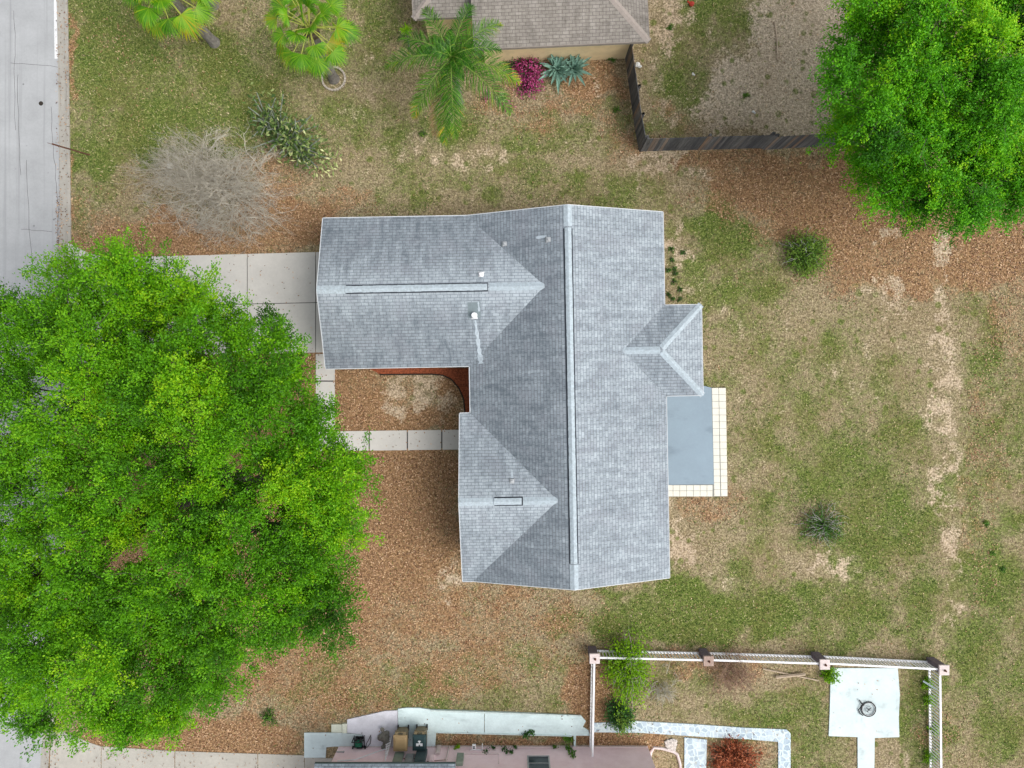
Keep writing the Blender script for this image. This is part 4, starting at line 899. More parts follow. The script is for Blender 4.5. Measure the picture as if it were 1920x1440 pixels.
# stone ring round the middle palm, and small finds on the ground
x, y, _ = P(626, 148); mb = MB(); random.seed(4)
for k in range(26):
    th = k * 2 * math.pi / 26; mb.box(x + .56 * math.cos(th) - .055, y + .56 * math.sin(th) - .045, 0, x + .56 * math.cos(th) + .055, y + .56 * math.sin(th) + .045, .09 + random.uniform(-.01, .01), th + math.pi / 2)
tag(mb.build('stone_ring', mat('ring_stone', srgb(186, 176, 162), .9, .2, 8)), 'ring of pale edging stones round the foot of the middle fan palm', 'edging')
x, y, _ = P(319, 311, 1.1); mb = MB(); mb.ball((x, y, 1.08), .15, 1, 14, 10); tag(mb.build('ball', M['ball'], smooth=True), 'white ball caught in the bare grey bush', 'ball')
mb = MB(); mb.tube([P(1453, 40, .05), P(1457, 75, .04), P(1458, 112, .04)], .035, 6); tag(mb.build('pipe', M['plank']), 'thin pale pipe lying on the chip ground of the fenced yard', 'pipe')
x, y, _ = P(1296, 9); mb = MB(); mb.ball((x, y, .1), .13, .7, 9, 6, .12); mb.tube([(x - .1, y, .12), (x - .2, y + .12, .1)], .04); tag(mb.build('toy', M['red']), 'small red toy on the sand near the top edge of the fenced yard', 'toy')
for lab, px, py, sz in (('crumpled white rag beside the fence foot by the cream house', 1195, 122, .12), ('white scrap of litter on the fenced grass', 1299, 139, .06), ('pale stone on the sand of the fenced yard', 1412, 210, .07)):
    x, y, _ = P(px, py); mb = MB(); mb.ball((x, y, sz * .5), sz, .6, 8, 6, .3); mb.ball((x + sz, y - sz * .8, sz * .4), sz * .7, .6, 8, 6, .3); tag(mb.build('litter' if sz < .1 else 'rag', M['ball']), lab, 'litter')

# ------------------------------------------------------------------ foliage tools
def unit(v): return v / (np.linalg.norm(v, axis=-1, keepdims=True) + 1e-9)
def add_mesh(name, V, quads, tint, m, parent=None, origin=(0, 0, 0)):
    V = (V - np.array(origin)).astype(np.float32); me = bpy.data.meshes.new(name); k = quads.shape[1]
    me.vertices.add(len(V)); me.vertices.foreach_set('co', V.ravel())
    me.loops.add(quads.size); me.loops.foreach_set('vertex_index', quads.astype(np.int32).ravel())
    me.polygons.add(len(quads)); me.polygons.foreach_set('loop_start', np.arange(0, quads.size, k, dtype=np.int32))
    me.update(calc_edges=True)
    a = me.attributes.new('tint', 'FLOAT', 'POINT'); a.data.foreach_set('value', np.clip(tint, 0, 1).astype(np.float32))
    me.materials.append(m); o = bpy.data.objects.new(name, me); col.objects.link(o)
    if parent is not None: o.parent = parent
    else: o.location = origin
    return o
def leaves(C, D, N, L, W, tint):
    """diamond leaves: centre, direction, normal -> verts, quads, tint per vertex"""
    D = unit(D); S_ = unit(np.cross(D, N)); L = np.asarray(L)[:, None] if np.ndim(L) else L; W = np.asarray(W)[:, None] if np.ndim(W) else W
    Nn = np.cross(S_, D)
    V = np.stack([C - D * L * .5, C + S_ * W * .5 + D * L * .02, C + D * L * .5 - Nn * L * .10, C - S_ * W * .5 + D * L * .02], 1).reshape(-1, 3)
    Q = np.arange(len(C) * 4).reshape(-1, 4)
    return V, Q, np.repeat(tint, 4)
def rnd(n, s=1.0): return RNG.normal(0, s, (n, 3))

def make_tree(name, label, poly, base, z0, z1, leaf_m, lobe_gap, lobe_r, sprays, per, lsize, trunk_r, holes=(), droop=0.0, seed=1, low=0.6, tint_off=0.0, twig_m='bark', edge=90.0, tuft=.65, spread=.105, dz2=-2.0):
    global RNG
    RNG = np.random.default_rng(seed); random.seed(seed)
    poly = np.array(poly, float); bx_, by_, _ = P(*base)
    t = thing(name, label, 'tree', (bx_, by_, 0))
    x0, y0 = poly.min(0); x1, y1 = poly.max(0)
    N = 60000
    cand = np.stack([RNG.uniform(x0, x1, N), RNG.uniform(y0, y1, N)], 1)
    cand = cand[inpoly(cand[:, 0], cand[:, 1], poly)]
    dd = polydist(cand[:, 0], cand[:, 1], poly); keep = dd > lobe_r * 26
    cand = cand[keep]; dd = dd[keep]
    lob = []
    for layer, (gap, dz) in enumerate(((lobe_gap, 0), (lobe_gap * 1.2, dz2))):
        pts = np.zeros((0, 2))
        gp = gap / (26 / 1286 * 1.0)
        for c, d_e in zip(cand, dd):
            if len(pts) and np.min(np.hypot(*(pts - c).T)) < gp: continue
            if any(((c[0] - hx) / hr) ** 2 + ((c[1] - hy) / hr2) ** 2 < 1 for hx, hy, hr, hr2 in holes): continue
            pts = np.vstack([pts, c])
            f = min(1, d_e / edge); f = math.sqrt(1 - (1 - f) ** 2)
            z = z0 + (z1 - z0) * f + RNG.normal(0, .6) + dz * (0.4 + .6 * f)
            lob.append((c[0], c[1], max(1.6, z), layer))
        cand_i = RNG.permutation(len(cand)); cand = cand[cand_i]; dd = dd[cand_i]
    L_ = np.array([P(a[0], a[1], a[2]) for a in lob]); lay = np.array([a[3] for a in lob])
    cen = np.array((bx_, by_, z0))
    Vs = []; Qs = []; Ts = []; nq = 0; tw = MB()
    for i, c in enumerate(L_):
        r_ = lobe_r * RNG.uniform(.75, 1.25); n = int(sprays * (1.0 if lay[i] == 0 else low) * r_ ** 2 / lobe_r ** 2)
        out = unit((c - cen) * (1, 1, .3)); 
        D = unit(rnd(n) + out * .55 + (0, 0, .55)); D[:, 2] = np.where(D[:, 2] < -.25, -D[:, 2], D[:, 2])
        S0 = c + rnd(n, r_ * .16); Ls = r_ * RNG.uniform(.55, 1.15, n) * (1 - .3 * np.abs(D[:, 2]))
        tb = RNG.normal(.46, .17) + tint_off; st = tb + RNG.normal(0, .15, n)
        u = np.where(RNG.random((n, per)) < tuft, RNG.normal(.92, .07, (n, per)), RNG.uniform(.25, .9, (n, per)))
        Cc = S0[:, None] + D[:, None] * (Ls[:, None] * u)[..., None]
        Cc[..., 2] -= droop * (u ** 2) * Ls[:, None]
        Cc += RNG.normal(0, spread, Cc.shape) * (1, 1, .8)
        dirs = unit(D[:, None] * .8 + RNG.normal(0, .55, Cc.shape) + np.array((0, 0, -droop * .6)))
        nm = unit(RNG.normal(0, .5, Cc.shape) + np.array((0, 0, 1.0)))
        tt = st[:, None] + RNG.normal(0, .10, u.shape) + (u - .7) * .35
        m_ = n * per
        ll = RNG.uniform(.75, 1.3, m_) * lsize
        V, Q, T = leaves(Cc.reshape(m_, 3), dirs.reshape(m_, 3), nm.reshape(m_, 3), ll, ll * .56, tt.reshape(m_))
        Vs.append(V); Qs.append(Q + nq); Ts.append(T); nq += len(V)
        for k in range(0, n, 3):
            e_ = S0[k] + D[k] * Ls[k] * .9; e_[2] -= droop * .8 * Ls[k]; tw.tube([c + (0, 0, -.25 * r_), S0[k] + D[k] * Ls[k] * .4, e_], [.018, .011, .005], 3, cap=False)
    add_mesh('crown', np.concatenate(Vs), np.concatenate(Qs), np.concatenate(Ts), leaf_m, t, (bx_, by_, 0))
    tw.build('twigs', M[twig_m], t)
    # trunk and limbs
    tm = MB(); fork = np.array((bx_, by_, z0 * .30)); 
    tm.tube([(bx_, by_, -.1), (bx_ + .03, by_, .25), tuple(fork * (1, 1, .6)), tuple(fork)], [trunk_r * 1.5, trunk_r * 1.12, trunk_r, trunk_r * .95], 12)
    K = 8; ang = np.arctan2(L_[:, 1] - by_, L_[:, 0] - bx_); rad = np.hypot(L_[:, 1] - by_, L_[:, 0] - bx_)
    grp = ((ang + math.pi) / (2 * math.pi) * K).astype(int) % K
    for g_ in range(K):
        idx = np.where(grp == g_)[0]
        if not len(idx): continue
        far = L_[idx].mean(0); hub = fork * .35 + far * .65; hub[2] = z0 * .55 + .2 * far[2]
        mid = (fork + hub) / 2 + rnd(1, .25)[0]
        tm.tube([fork - (0, 0, .3), mid, hub], [trunk_r * .62, trunk_r * .42, trunk_r * .30], 9)
        for j in idx:
            e_ = L_[j]; s_ = hub if rad[j] > 2 else fork
            m1 = s_ * .6 + e_ * .4 + rnd(1, .2)[0] - (0, 0, .3); m2 = s_ * .25 + e_ * .75 + rnd(1, .15)[0] - (0, 0, .25)
            w_ = trunk_r * .2 * RNG.uniform(.6, 1.2)
            tm.tube([s_, m1, m2, e_], [w_, w_ * .7, w_ * .45, w_ * .2], 6, cap=False)
    tm.build('trunk', M['bark'], t, smooth=True)
    return t

BIG = [(-60, 560), (30, 555), (70, 520), (90, 560), (115, 500), (150, 475), (190, 500), (215, 480), (270, 462), (330, 490), (365, 480), (382, 530), (430, 560), (450, 590), (500, 582), (536, 588), (542, 618), (562, 648), (592, 688), (604, 730), (622, 775), (606, 815), (632, 808), (690, 820), (668, 850), (700, 905), (680, 950), (690, 975), (655, 1010), (665, 1050), (640, 1085), (650, 1130), (625, 1170), (600, 1190), (560, 1230), (520, 1215), (480, 1250), (470, 1285), (440, 1290), (410, 1300), (380, 1320), (350, 1340), (310, 1385), (280, 1370), (240, 1385), (180, 1370), (140, 1340), (120, 1400), (95, 1385), (70, 1380), (40, 1330), (20, 1330), (0, 1325), (-60, 1300)]
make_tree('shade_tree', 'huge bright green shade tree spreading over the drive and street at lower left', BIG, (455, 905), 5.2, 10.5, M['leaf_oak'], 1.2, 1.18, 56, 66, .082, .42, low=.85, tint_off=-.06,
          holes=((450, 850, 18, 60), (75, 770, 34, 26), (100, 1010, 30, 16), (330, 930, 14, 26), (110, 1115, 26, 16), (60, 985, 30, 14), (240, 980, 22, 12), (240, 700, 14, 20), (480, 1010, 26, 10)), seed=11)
ELM = [(1545, 100), (1540, 160), (1560, 210), (1555, 240), (1590, 270), (1600, 300), (1620, 330), (1600, 350), (1650, 380), (1680, 395), (1720, 425), (1780, 435), (1830, 430), (1870, 410), (1920, 410), (2060, 380), (2150, 200), (2100, 0), (2000, -160), (1800, -200), (1640, -120), (1590, -20), (1600, 20), (1560, 60)]
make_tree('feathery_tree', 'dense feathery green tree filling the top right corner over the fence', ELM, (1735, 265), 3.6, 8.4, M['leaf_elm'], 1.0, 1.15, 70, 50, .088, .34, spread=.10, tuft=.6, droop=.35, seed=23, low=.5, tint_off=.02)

# shrubs built of leaf sprays on stems
def shrub(name, label, px, py, r, h, leaf_m, n, lsize, tint=.5, group=None, flat=1.0, wr=.5, twigs=0, cat='shrub', twig_m='twig', tm='bark', sx=1.0, sy_=1.0, rot=0.0, top=None, core=0.15):
    x, y, _ = P(px, py, h * .5); t = thing(name, label, cat, (x, y, 0), 0, group)
    k = max(6, n // 28); D = unit(rnd(k) * (1, 1, .75) + (0, 0, .45)); D[:, 2] = np.abs(D[:, 2]) * 1.0
    C, S_ = math.cos(rot), math.sin(rot)
    def sh_(a):
        a = a * np.array((sx * r, sy_ * r, h * flat)); return np.stack([a[..., 0] * C - a[..., 1] * S_, a[..., 0] * S_ + a[..., 1] * C, a[..., 2]], -1)
    ln = RNG.uniform(.55, 1.0, k); tips = np.array((x, y, h * .06)) + sh_(D * ln[:, None])
    per = n // k; u = RNG.uniform(core, 1.0, (k, per)) ** .7
    bs = np.array((x, y, .03)); Cc = bs + (tips - bs)[:, None] * u[..., None] + RNG.normal(0, .11 * r + .02, (k, per, 3)) * (1, 1, .7)
    Cc[..., 2] = np.maximum(Cc[..., 2], .03)
    dirs = unit((tips - bs)[:, None] * .5 + RNG.normal(0, .5, Cc.shape)); nm = unit(RNG.normal(0, .5, Cc.shape) + (0, 0, 1))
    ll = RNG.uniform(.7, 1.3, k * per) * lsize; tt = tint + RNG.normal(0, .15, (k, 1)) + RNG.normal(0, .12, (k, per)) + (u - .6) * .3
    V, Q, T = leaves(Cc.reshape(-1, 3), dirs.reshape(-1, 3), nm.reshape(-1, 3), ll, ll * wr, tt.ravel())
    add_mesh('foliage', V, Q, T, leaf_m, t, (x, y, 0))
    st = MB()
    for i in range(k):
        m_ = (bs + tips[i]) / 2 + rnd(1, .05)[0]; st.tube([bs, m_, tips[i]], [.018, .011, .005], 4, cap=False)
    st.build('stems', M[tm], t)
    if twigs:
        tb = MB()
        for i in range(twigs):
            d = unit(rnd(1) + (0, 0, .8))[0]; d[2] = abs(d[2]); a = bs + sh_(d * RNG.uniform(.2, .6)); p = a.copy(); pts = [p.copy()]
            for j in range(4):
                d = unit(d + rnd(1, .35)[0]); p = p + sh_(d * .14); p[2] = max(.05, p[2]); pts.append(p.copy())
            tb.tube(pts, [.014, .012, .010, .007, .004], 4, cap=False)
        tb.build('dry_twigs', M[twig_m], t)
    return t
RNG = np.random.default_rng(99); random.seed(99)
M['twig_pale'] = mat('bleached_twig', srgb(178, 176, 168), .9, .15)
shrub('shrub', 'round green shrub on the brown litter right of the house', 1517, 472, 1.3, 1.4, M['leaf_shrub'], 4200, .10, .8, twigs=26, twig_m='twig_pale')
shrub('shrub', 'half bare shrub with grey twigs low on the right hand lawn', 1546, 985, 1.35, .9, M['leaf_shrub'], 1900, .085, .38, twigs=70, twig_m='twig_pale')
shrub('shrub', 'small reddish green tuft on the lawn above the lower driveway', 502, 1350, .5, .5, M['leaf_shrub'], 420, .09, .5, twigs=20, twig_m='twig_red')
shrub('shrub', 'small dark clipped shrub against the cream wall', 1148, 104, .28, .5, M['leaf_shrub'], 420, .07, .4)
shrub('bougainvillea', 'magenta flowering bush between the feather palm and the agaves', 990, 132, 1.15, 1.3, M['magenta'], 2300, .085, .55, sx=.75, sy_=1.1, wr=.8, cat='flowering bush')
shrub('shrub', 'dark leafy shrub behind the magenta bush under the eave', 978, 106, 1.2, .9, M['leaf_dark'], 1700, .08, .4, sx=1.1, sy_=.7)
shrub('bougainvillea', 'small magenta sprig left of the feather palm frond tips', 955, 195, .36, .4, M['magenta'], 170, .07, .55, wr=.8, cat='flowering bush')
shrub('bougainvillea', 'faded magenta sprig nearest the feather palm stem', 914, 180, .36, .4, M['magenta'], 120, .07, .6, wr=.8, cat='flowering bush', twigs=10)
shrub('shrub', 'pale grey green rosette plant under the feather palm', 940, 182, .35, .35, M['leaf_grey'], 160, .16, .75, wr=.3)
shrub('garden_shrub', 'lime green straggling shrub leaning over the white railing', 1181, 1262, 1.7, 2.0, M['leaf_lime'], 4600, .11, .55, sx=.72, sy_=1.25, twigs=60, twig_m='twig', core=.35)
shrub('garden_shrub', 'dark green shrub overhanging the flagstone path', 1163, 1345, .95, 1.3, M['leaf_dark'], 2200, .10, .5, sx=.95)
shrub('garden_shrub', 'glossy mid green sprigs on top of the dark shrub by the path', 1172, 1352, .7, 1.6, M['leaf_shrub'], 900, .11, .75)
shrub('garden_shrub', 'leafy green shrub at the corner pillar of the painted patio', 1560, 1269, .5, .7, M['leaf_lime'], 620, .11, .45)
shrub('fern', 'rust brown dead fern clump below the flagstone path', 1378, 1428, 1.15, .8, M['leaf_rust'], 2600, .16, .5, sx=1.3, sy_=1.0, wr=.35, cat='fern')
for i, (px, py, r_, lab) in enumerate(((1740, 1282, .35, 'bright weed clump nearest the corner pillar inside the right railing'), (1748, 1315, .45, 'bright weed clump half way down inside the right railing'), (1752, 1368, .4, 'bright weed clump low down inside the right railing'), (1747, 1422, .5, 'bright weed clump at the bottom edge inside the right railing'))):
    shrub('weed_clump', lab, px, py, r_, .35, M['leaf_lime'], 560, .09, .5, group='weeds along the right railing', cat='weed')
for i, (px, py, r_, lab) in enumerate(((793, 248, .26, 'green weed tuft left of the feather palm tip'), (1155, 208, .34, 'bright weed over rusty leaves below the agaves'), (1850, 983, .2, 'upper left bright weed tuft on the far right lawn'), (1862, 1038, .16, 'middle bright weed tuft on the far right lawn'), (1883, 1069, .17, 'lower bright weed tuft on the far right lawn'), (1400, 178, .2, 'round green weed on the sand of the fenced yard'), (1258, 50, .2, 'green weed near the corner of the brown roof'), (855, 1035, .0, ''))):
    if lab: shrub('weed_clump', lab, px, py, r_, .2, M['leaf_shrub'], 150, .07, .6, cat='weed')
ORD = ['first', 'second', 'third', 'fourth', 'fifth', 'sixth', 'seventh', 'eighth', 'ninth', 'tenth', 'lowest']
for i, (px, py) in enumerate(sorted([(1259, 468), (1280, 474), (1260, 489), (1264, 503), (1253, 506), (1266, 515), (1264, 528), (1275, 543), (1254, 550), (1262, 560), (1275, 562)], key=lambda q_: q_[1])):
    shrub('weed_clump', ORD[i] + ' dark weed tuft from the top in the sand strip beside the east eave', px, py, .17, .12, M['leaf_shrub'], 90, .07, .35, cat='weed', group='weed tufts in the sand beside the east eave')

# vines on the pink wall
def vine(label, cells, m, n, sz):
    pts = []
    for (px, z, r_) in cells:
        x = P(px, 0, z)[0]
        for k in range(n): pts.append((x + RNG.normal(0, r_), sy + .05 + abs(RNG.normal(0, .04)), max(.05, z + RNG.normal(0, r_ * 1.3))))
    C_ = np.array(pts); N_ = np.tile((0, 1., .5), (len(C_), 1)) + rnd(len(C_), .5)
    V, Q, T = leaves(C_, rnd(len(C_)), N_, sz, sz * .8, RNG.uniform(.1, .8, len(C_)))
    x, z = C_[:, 0].mean(), 0
    t = thing('vine', label, 'vine', (x, sy, 0)); add_mesh('leaves', V, Q, T, m, t, (x, sy, 0))
    mb = MB()
    for (px, z, r_) in cells: 
        X = P(px, 0, z)[0]; mb.tube([(X + .1, sy + .03, 0), (X - .04, sy + .03, z * .5), (X, sy + .03, z)], .008, 4, cap=False)
    mb.build('stems', M['bark'], t)
vine('dark leaved vine climbing the pink wall right of the lamp bracket', [(912, .6, .09), (925, .3, .05), (945, .35, .08), (952, .7, .09), (958, .6, .06), (966, .2, .05)], M['leaf_dark'], 26, .09)
vine('green creeper on the pink wall left of the white railing', [(1065, .3, .08), (1072, .7, .1), (1074, 1.0, .07), (1040, .2, .05)], M['leaf_shrub'], 30, .11)
shrub('weed_clump', 'leafy weed at the turquoise walk above the dark vine', 989, 1378, .4, .5, M['leaf_dark'], 170, .11, .6, cat='weed')
shrub('weed_clump', 'leafy weed in the planting strip beside the short slab link', 1066, 1388, .3, .4, M['leaf_shrub'], 170, .10, .6, cat='weed')
shrub('weed_clump', 'lime green weed against the pink wall beside the lamp bracket', 855, 1404, .25, .5, M['leaf_lime'], 110, .10, .6, cat='weed')

# bare twiggy bushes
def bare_bush(name, label, px, py, r, h, m, stems, levels, tw=.012, sx=1.0, sy_=1.0):
    x, y, _ = P(px, py, h * .5); t = thing(name, label, 'shrub', (x, y, 0)); mb = MB()
    def grow(p, d, L, w_, lev):
        pts = [p]; c = np.array(p)
        for j in range(3):
            d = unit(d + rnd(1, .20)[0]); c = c + d * L / 3 * np.array((sx, sy_, 1)); c[2] = max(c[2], .04); pts.append(c.copy())
        mb.tube(pts, [w_, w_ * .9, w_ * .78, w_ * .6], 3 if lev > 0 else 5, cap=False)
        if lev < levels:
            for k in range(3 if lev > 0 else 5):
                q_ = pts[RNG.integers(1, 4)]; grow(q_, unit(d + rnd(1, .55)[0] + (0, 0, .1)), L * RNG.uniform(.5, .8), w_ * .62, lev + 1)
    for i in range(stems):
        th = RNG.uniform(0, 2 * math.pi); el = math.asin(RNG.uniform(.12, 1.0)); d = np.array((math.cos(th) * math.cos(el), math.sin(th) * math.cos(el), math.sin(el) * h / r * 1.1))
        grow(np.array((x + RNG.normal(0, .20 * r), y + RNG.normal(0, .17 * r), .02 + RNG.uniform(0, .25) * h)), d, r * .42, tw * 1.7, 0)
    mb.build('branches', M[m], t); return t
bare_bush('bare_bush', 'large leafless grey bush on the front lawn beside the street', 398, 350, 3.5, 2.3, 'twig', 66, 4, .0125, 1.2, .90)
bare_bush('bare_bush', 'leafless russet bush sprawling over the white railing', 1366, 1262, 1.75, 1.3, 'twig_red', 26, 3, .010, .95, 1.0)
bare_bush('bare_bush', 'low tangle of dry vines right of the lime green shrub', 1238, 1290, 1.3, .7, 'twig', 12, 3, .009, .9, 1.0)

# prickly looking shrub with oblong leaves on the front lawn
def oblong_shrub():
    cx, cy, _ = P(550, 268, .8); t = thing('oblong_leaved_shrub', 'sprawling shrub with oblong grey green leaves between the fan palm and the bare bush', 'shrub', (cx, cy, 0))
    st = MB(); C_ = []; D_ = []; T_ = []
    spine = [(494, 222), (520, 238), (535, 258), (552, 264), (566, 284), (580, 300)]
    for i in range(80):
        k = RNG.integers(0, len(spine)); bx_, by_ = spine[k]; a = np.array(P(bx_ * .75 + 545 * .25, by_ * .75 + 268 * .25, .1)); e_ = np.array(P(bx_ + RNG.normal(0, 22), by_ + RNG.normal(0, 22), RNG.uniform(.6, 1.5)))
        mid = (a + e_) / 2 + (0, 0, .2); st.tube([a, mid, e_], [.05, .035, .022], 5)
        for j in range(15):
            u = RNG.uniform(.3, 1.05); C_.append(a + (e_ - a) * u + RNG.normal(0, .2, 3)); D_.append(unit((e_ - a) / np.linalg.norm(e_ - a) + RNG.normal(0, .7, 3))); T_.append(np.clip(.42 + RNG.normal(0, .24) + (.25 if RNG.random() < .15 else 0) + (e_[0] - cx) * .08, 0, 1))
    for i in range(60):
        C_.append(np.array(P(RNG.uniform(590, 640), RNG.uniform(275, 330), RNG.uniform(.2, .8)))); D_.append(unit(RNG.normal(0, 1, 3))); T_.append(RNG.uniform(.5, 1))
    C_ = np.array(C_); D_ = np.array(D_); D_[:, 2] *= .5; n = len(C_)
    V, Q, T = leaves(C_, D_, unit(rnd(n, .5) + (0, 0, 1)), RNG.uniform(.18, .32, n), RNG.uniform(.07, .11, n), np.array(T_))
    add_mesh('foliage', V, Q, T, M['leaf_grey'], t, (cx, cy, 0)); st.build('stems', mat('grey_green_stem', srgb(128, 136, 122), .8, .2), t)
oblong_shrub()

# ------------------------------------------------------------------ palms
def trunk_to(parent, b, t_, r0, r1, bend=.3, m='palm_bark'):
    b = np.array(b, float); t_ = np.array(t_, float); mb = MB(); pts = []; rr = []
    n = 14
    for i in range(n + 1):
        u = i / n; p = b + (t_ - b) * u; p[:2] += (t_ - b)[:2] * bend * (u * u - u); pts.append(p); rr.append((r0 + (r1 - r0) * u) * (1.06 if i % 2 else .97) * (1.35 if i == 0 else 1))
    mb.tube(pts, rr, 12); mb.build('trunk', M[m], parent, smooth=False)
def fan_palm(label, base, crown, zc, n, r, seed):
    global RNG
    RNG = np.random.default_rng(seed); b = P(*base); c = np.array(P(*crown, zc)); t = thing('fan_palm', label, 'palm', b, 0, 'palms of the upper yard')
    trunk_to(t, (b[0], b[1], -.1), c - (0, 0, .15), .24, .19)
    mb = MB(); mb.ball(tuple(c - (0, 0, .25)), .34, 1.1, 10, 7, .2); mb.build('crown_shaft', mat('fibrous_boots', (.10, .075, .05, 1), .95, .4, 9), t)
    for i in range(n):
        az = i * 2.39996 + RNG.normal(0, .12); el = 1.35 - 1.95 * (i / n) + RNG.normal(0, .1)
        d = np.array((math.cos(az) * math.cos(el), math.sin(az) * math.cos(el), math.sin(el))); Lp = r * RNG.uniform(.40, .70)
        hub = c + d * Lp - (0, 0, .12 * r * (i / n)); pm = MB(); pm.tube([c, c + d * Lp * .5 + (0, 0, .04), hub], [.03, .022, .018], 5, cap=False)
        # fan blade: pleated segments around the hub
        S_ = unit(np.cross(d, (0, 0, 1))); fd = unit(d * .85 + np.array((0, 0, -.28 - .3 * (i / n)))); N_ = np.cross(S_, fd)
        Rb = r * RNG.uniform(.33, .40) * (.8 + .25 * i / n); seg = 26; V = []; Q = []; T = []
        tb = .55 + RNG.normal(0, .10) + (.0 if i < n * .78 else .25)
        for k in range(seg):
            th = (-1.7 + 3.4 * (k + .5) / seg); dth = 3.4 / seg / 2 * .9
            def pt(a, rad, dz, drop): 
                v = math.cos(a) * fd + math.sin(a) * S_; q_ = hub + v * rad + N_ * dz; q_[2] -= drop; return q_
            Rk = Rb * (1 - .22 * abs(th) / 1.7) * RNG.uniform(.92, 1.08); base_i = len(V)
            V += [hub, pt(th - dth, Rk * .62, -.012, .02), pt(th, Rk * .62, .02, .02), pt(th + dth, Rk * .62, -.012, .02), pt(th + RNG.normal(0, .03), Rk, 0, .10 + .12 * RNG.random())]
            Q += [(base_i, base_i + 1, base_i + 2), (base_i, base_i + 2, base_i + 3), (base_i + 1, base_i + 4, base_i + 2), (base_i + 2, base_i + 4, base_i + 3)]
            tk = tb + RNG.normal(0, .12) + .14 * (k % 2) - .1; T += [tk + .15, tk, tk + .06, tk, tk + .25]
        add_mesh('leaf', np.array(V), np.array(Q), np.array(T), M['leaf_fan'], t, b)
        pm.build('leaf_stem', M['petiole'], t)
    return t
fan_palm('fan palm cut by the top edge, its grey trunk leaning out to the lower right', (402, 80), (300, -22), 4.2, 32, 2.45, 5)
fan_palm('fan palm of round glossy fans above the stone ring', (626, 148), (580, 52), 4.4, 31, 2.15, 6)
fan_palm('fan palm at the very top edge showing only its trunk', (400, 10), (345, -110), 4.4, 16, 2.0, 9)

def feather_palm(label, base, crown, zc, specs, seed):
    global RNG
    RNG = np.random.default_rng(seed); b = P(*base); c = np.array(P(*crown, zc)); t = thing('feather_palm', label, 'palm', b, 0, 'palms of the upper yard')
    trunk_to(t, (b[0], b[1], -.1), c - (0, 0, .1), .17, .13)
    for (ang, L, el, yel, dead) in specs:
        az = R(ang); h0 = np.array((math.cos(az), math.sin(az), 0)); n = 62; pts = []; p = c.copy(); e_ = el
        for i in range(n + 1):
            pts.append(p.copy()); p = p + (h0 * math.cos(e_) + np.array((0, 0, math.sin(e_)))) * L / n; e_ -= (el + .75) / n * 1.15
        pts = np.array(pts); rm = MB(); rm.tube(list(pts[::3]), list(np.linspace(.028, .006, len(pts[::3]))), 5, cap=False)
        V = []; Q = []; T = []; side = np.cross(h0, (0, 0, 1))
        for i in range(4, n + 1):
            u = i / n; tg = unit(pts[min(i, n)] - pts[max(i - 1, 0)])
            up = np.cross(side, tg); LL = (.60 * math.sin(math.pi * min(.97, .12 + u * .86)) + .12) * L / 3.0
            for s_ in (-1, 1):
                for w_ in range(2):
                    a = RNG.normal(0, .3); d = unit(side * s_ * (1 - .35 * u) + tg * (.5 + .5 * u) + up * (.45 - .8 * w_ + a) + RNG.normal(0, .12, 3)); s0 = pts[i] + RNG.normal(0, .01, 3)
                    m_ = s0 + d * LL * .55; e2 = s0 + d * LL - np.array((0, 0, LL * (.28 + .2 * RNG.random()))); wd = unit(np.cross(d, up)) * .010
                    k = len(V); V += [s0 - wd * .6, s0 + wd * .6, m_ + wd, m_ - wd, e2]; Q += [(k, k + 1, k + 2), (k, k + 2, k + 3), (k + 3, k + 2, k + 4)]
                    tk = .30 + RNG.normal(0, .17) + yel * (u ** 2.0) * .5; T += [tk, tk, tk + .05, tk + .05, tk + .18]
        add_mesh('frond', np.array(V), np.array(Q), np.array(T), M['frond_dead'] if dead else M['leaf_queen'], t, b)
        rm.build('frond_stem', M['plank'] if dead else M['petiole_green'], t)
    return t
feather_palm('tall feather palm arching over the corner of the brown roof', (862, 190), (846, 108), 4.3,
    [(92, 1.4, 1.15, 0, 0), (118, 2.9, .62, .15, 0), (70, 2.9, .62, .1, 0), (38, 3.0, .58, .75, 0), (8, 2.5, .95, .0, 0), (-14, 3.3, .42, .95, 0), (-40, 3.7, .62, .35, 0), (-62, 1.3, 1.0, 0, 0), (-88, 3.5, .52, .55, 0), (-97, 3.6, .25, .7, 0), (-128, 3.1, .35, .95, 0), (184, 3.2, .62, .35, 0), (158, 2.8, .72, .0, 0), (172, 1.7, .95, .1, 0), (-108, 3.3, -.15, 0, 1), (140, 1.4, 1.2, 0, 0), (-30, 1.4, 1.2, 0, 0)], 31)

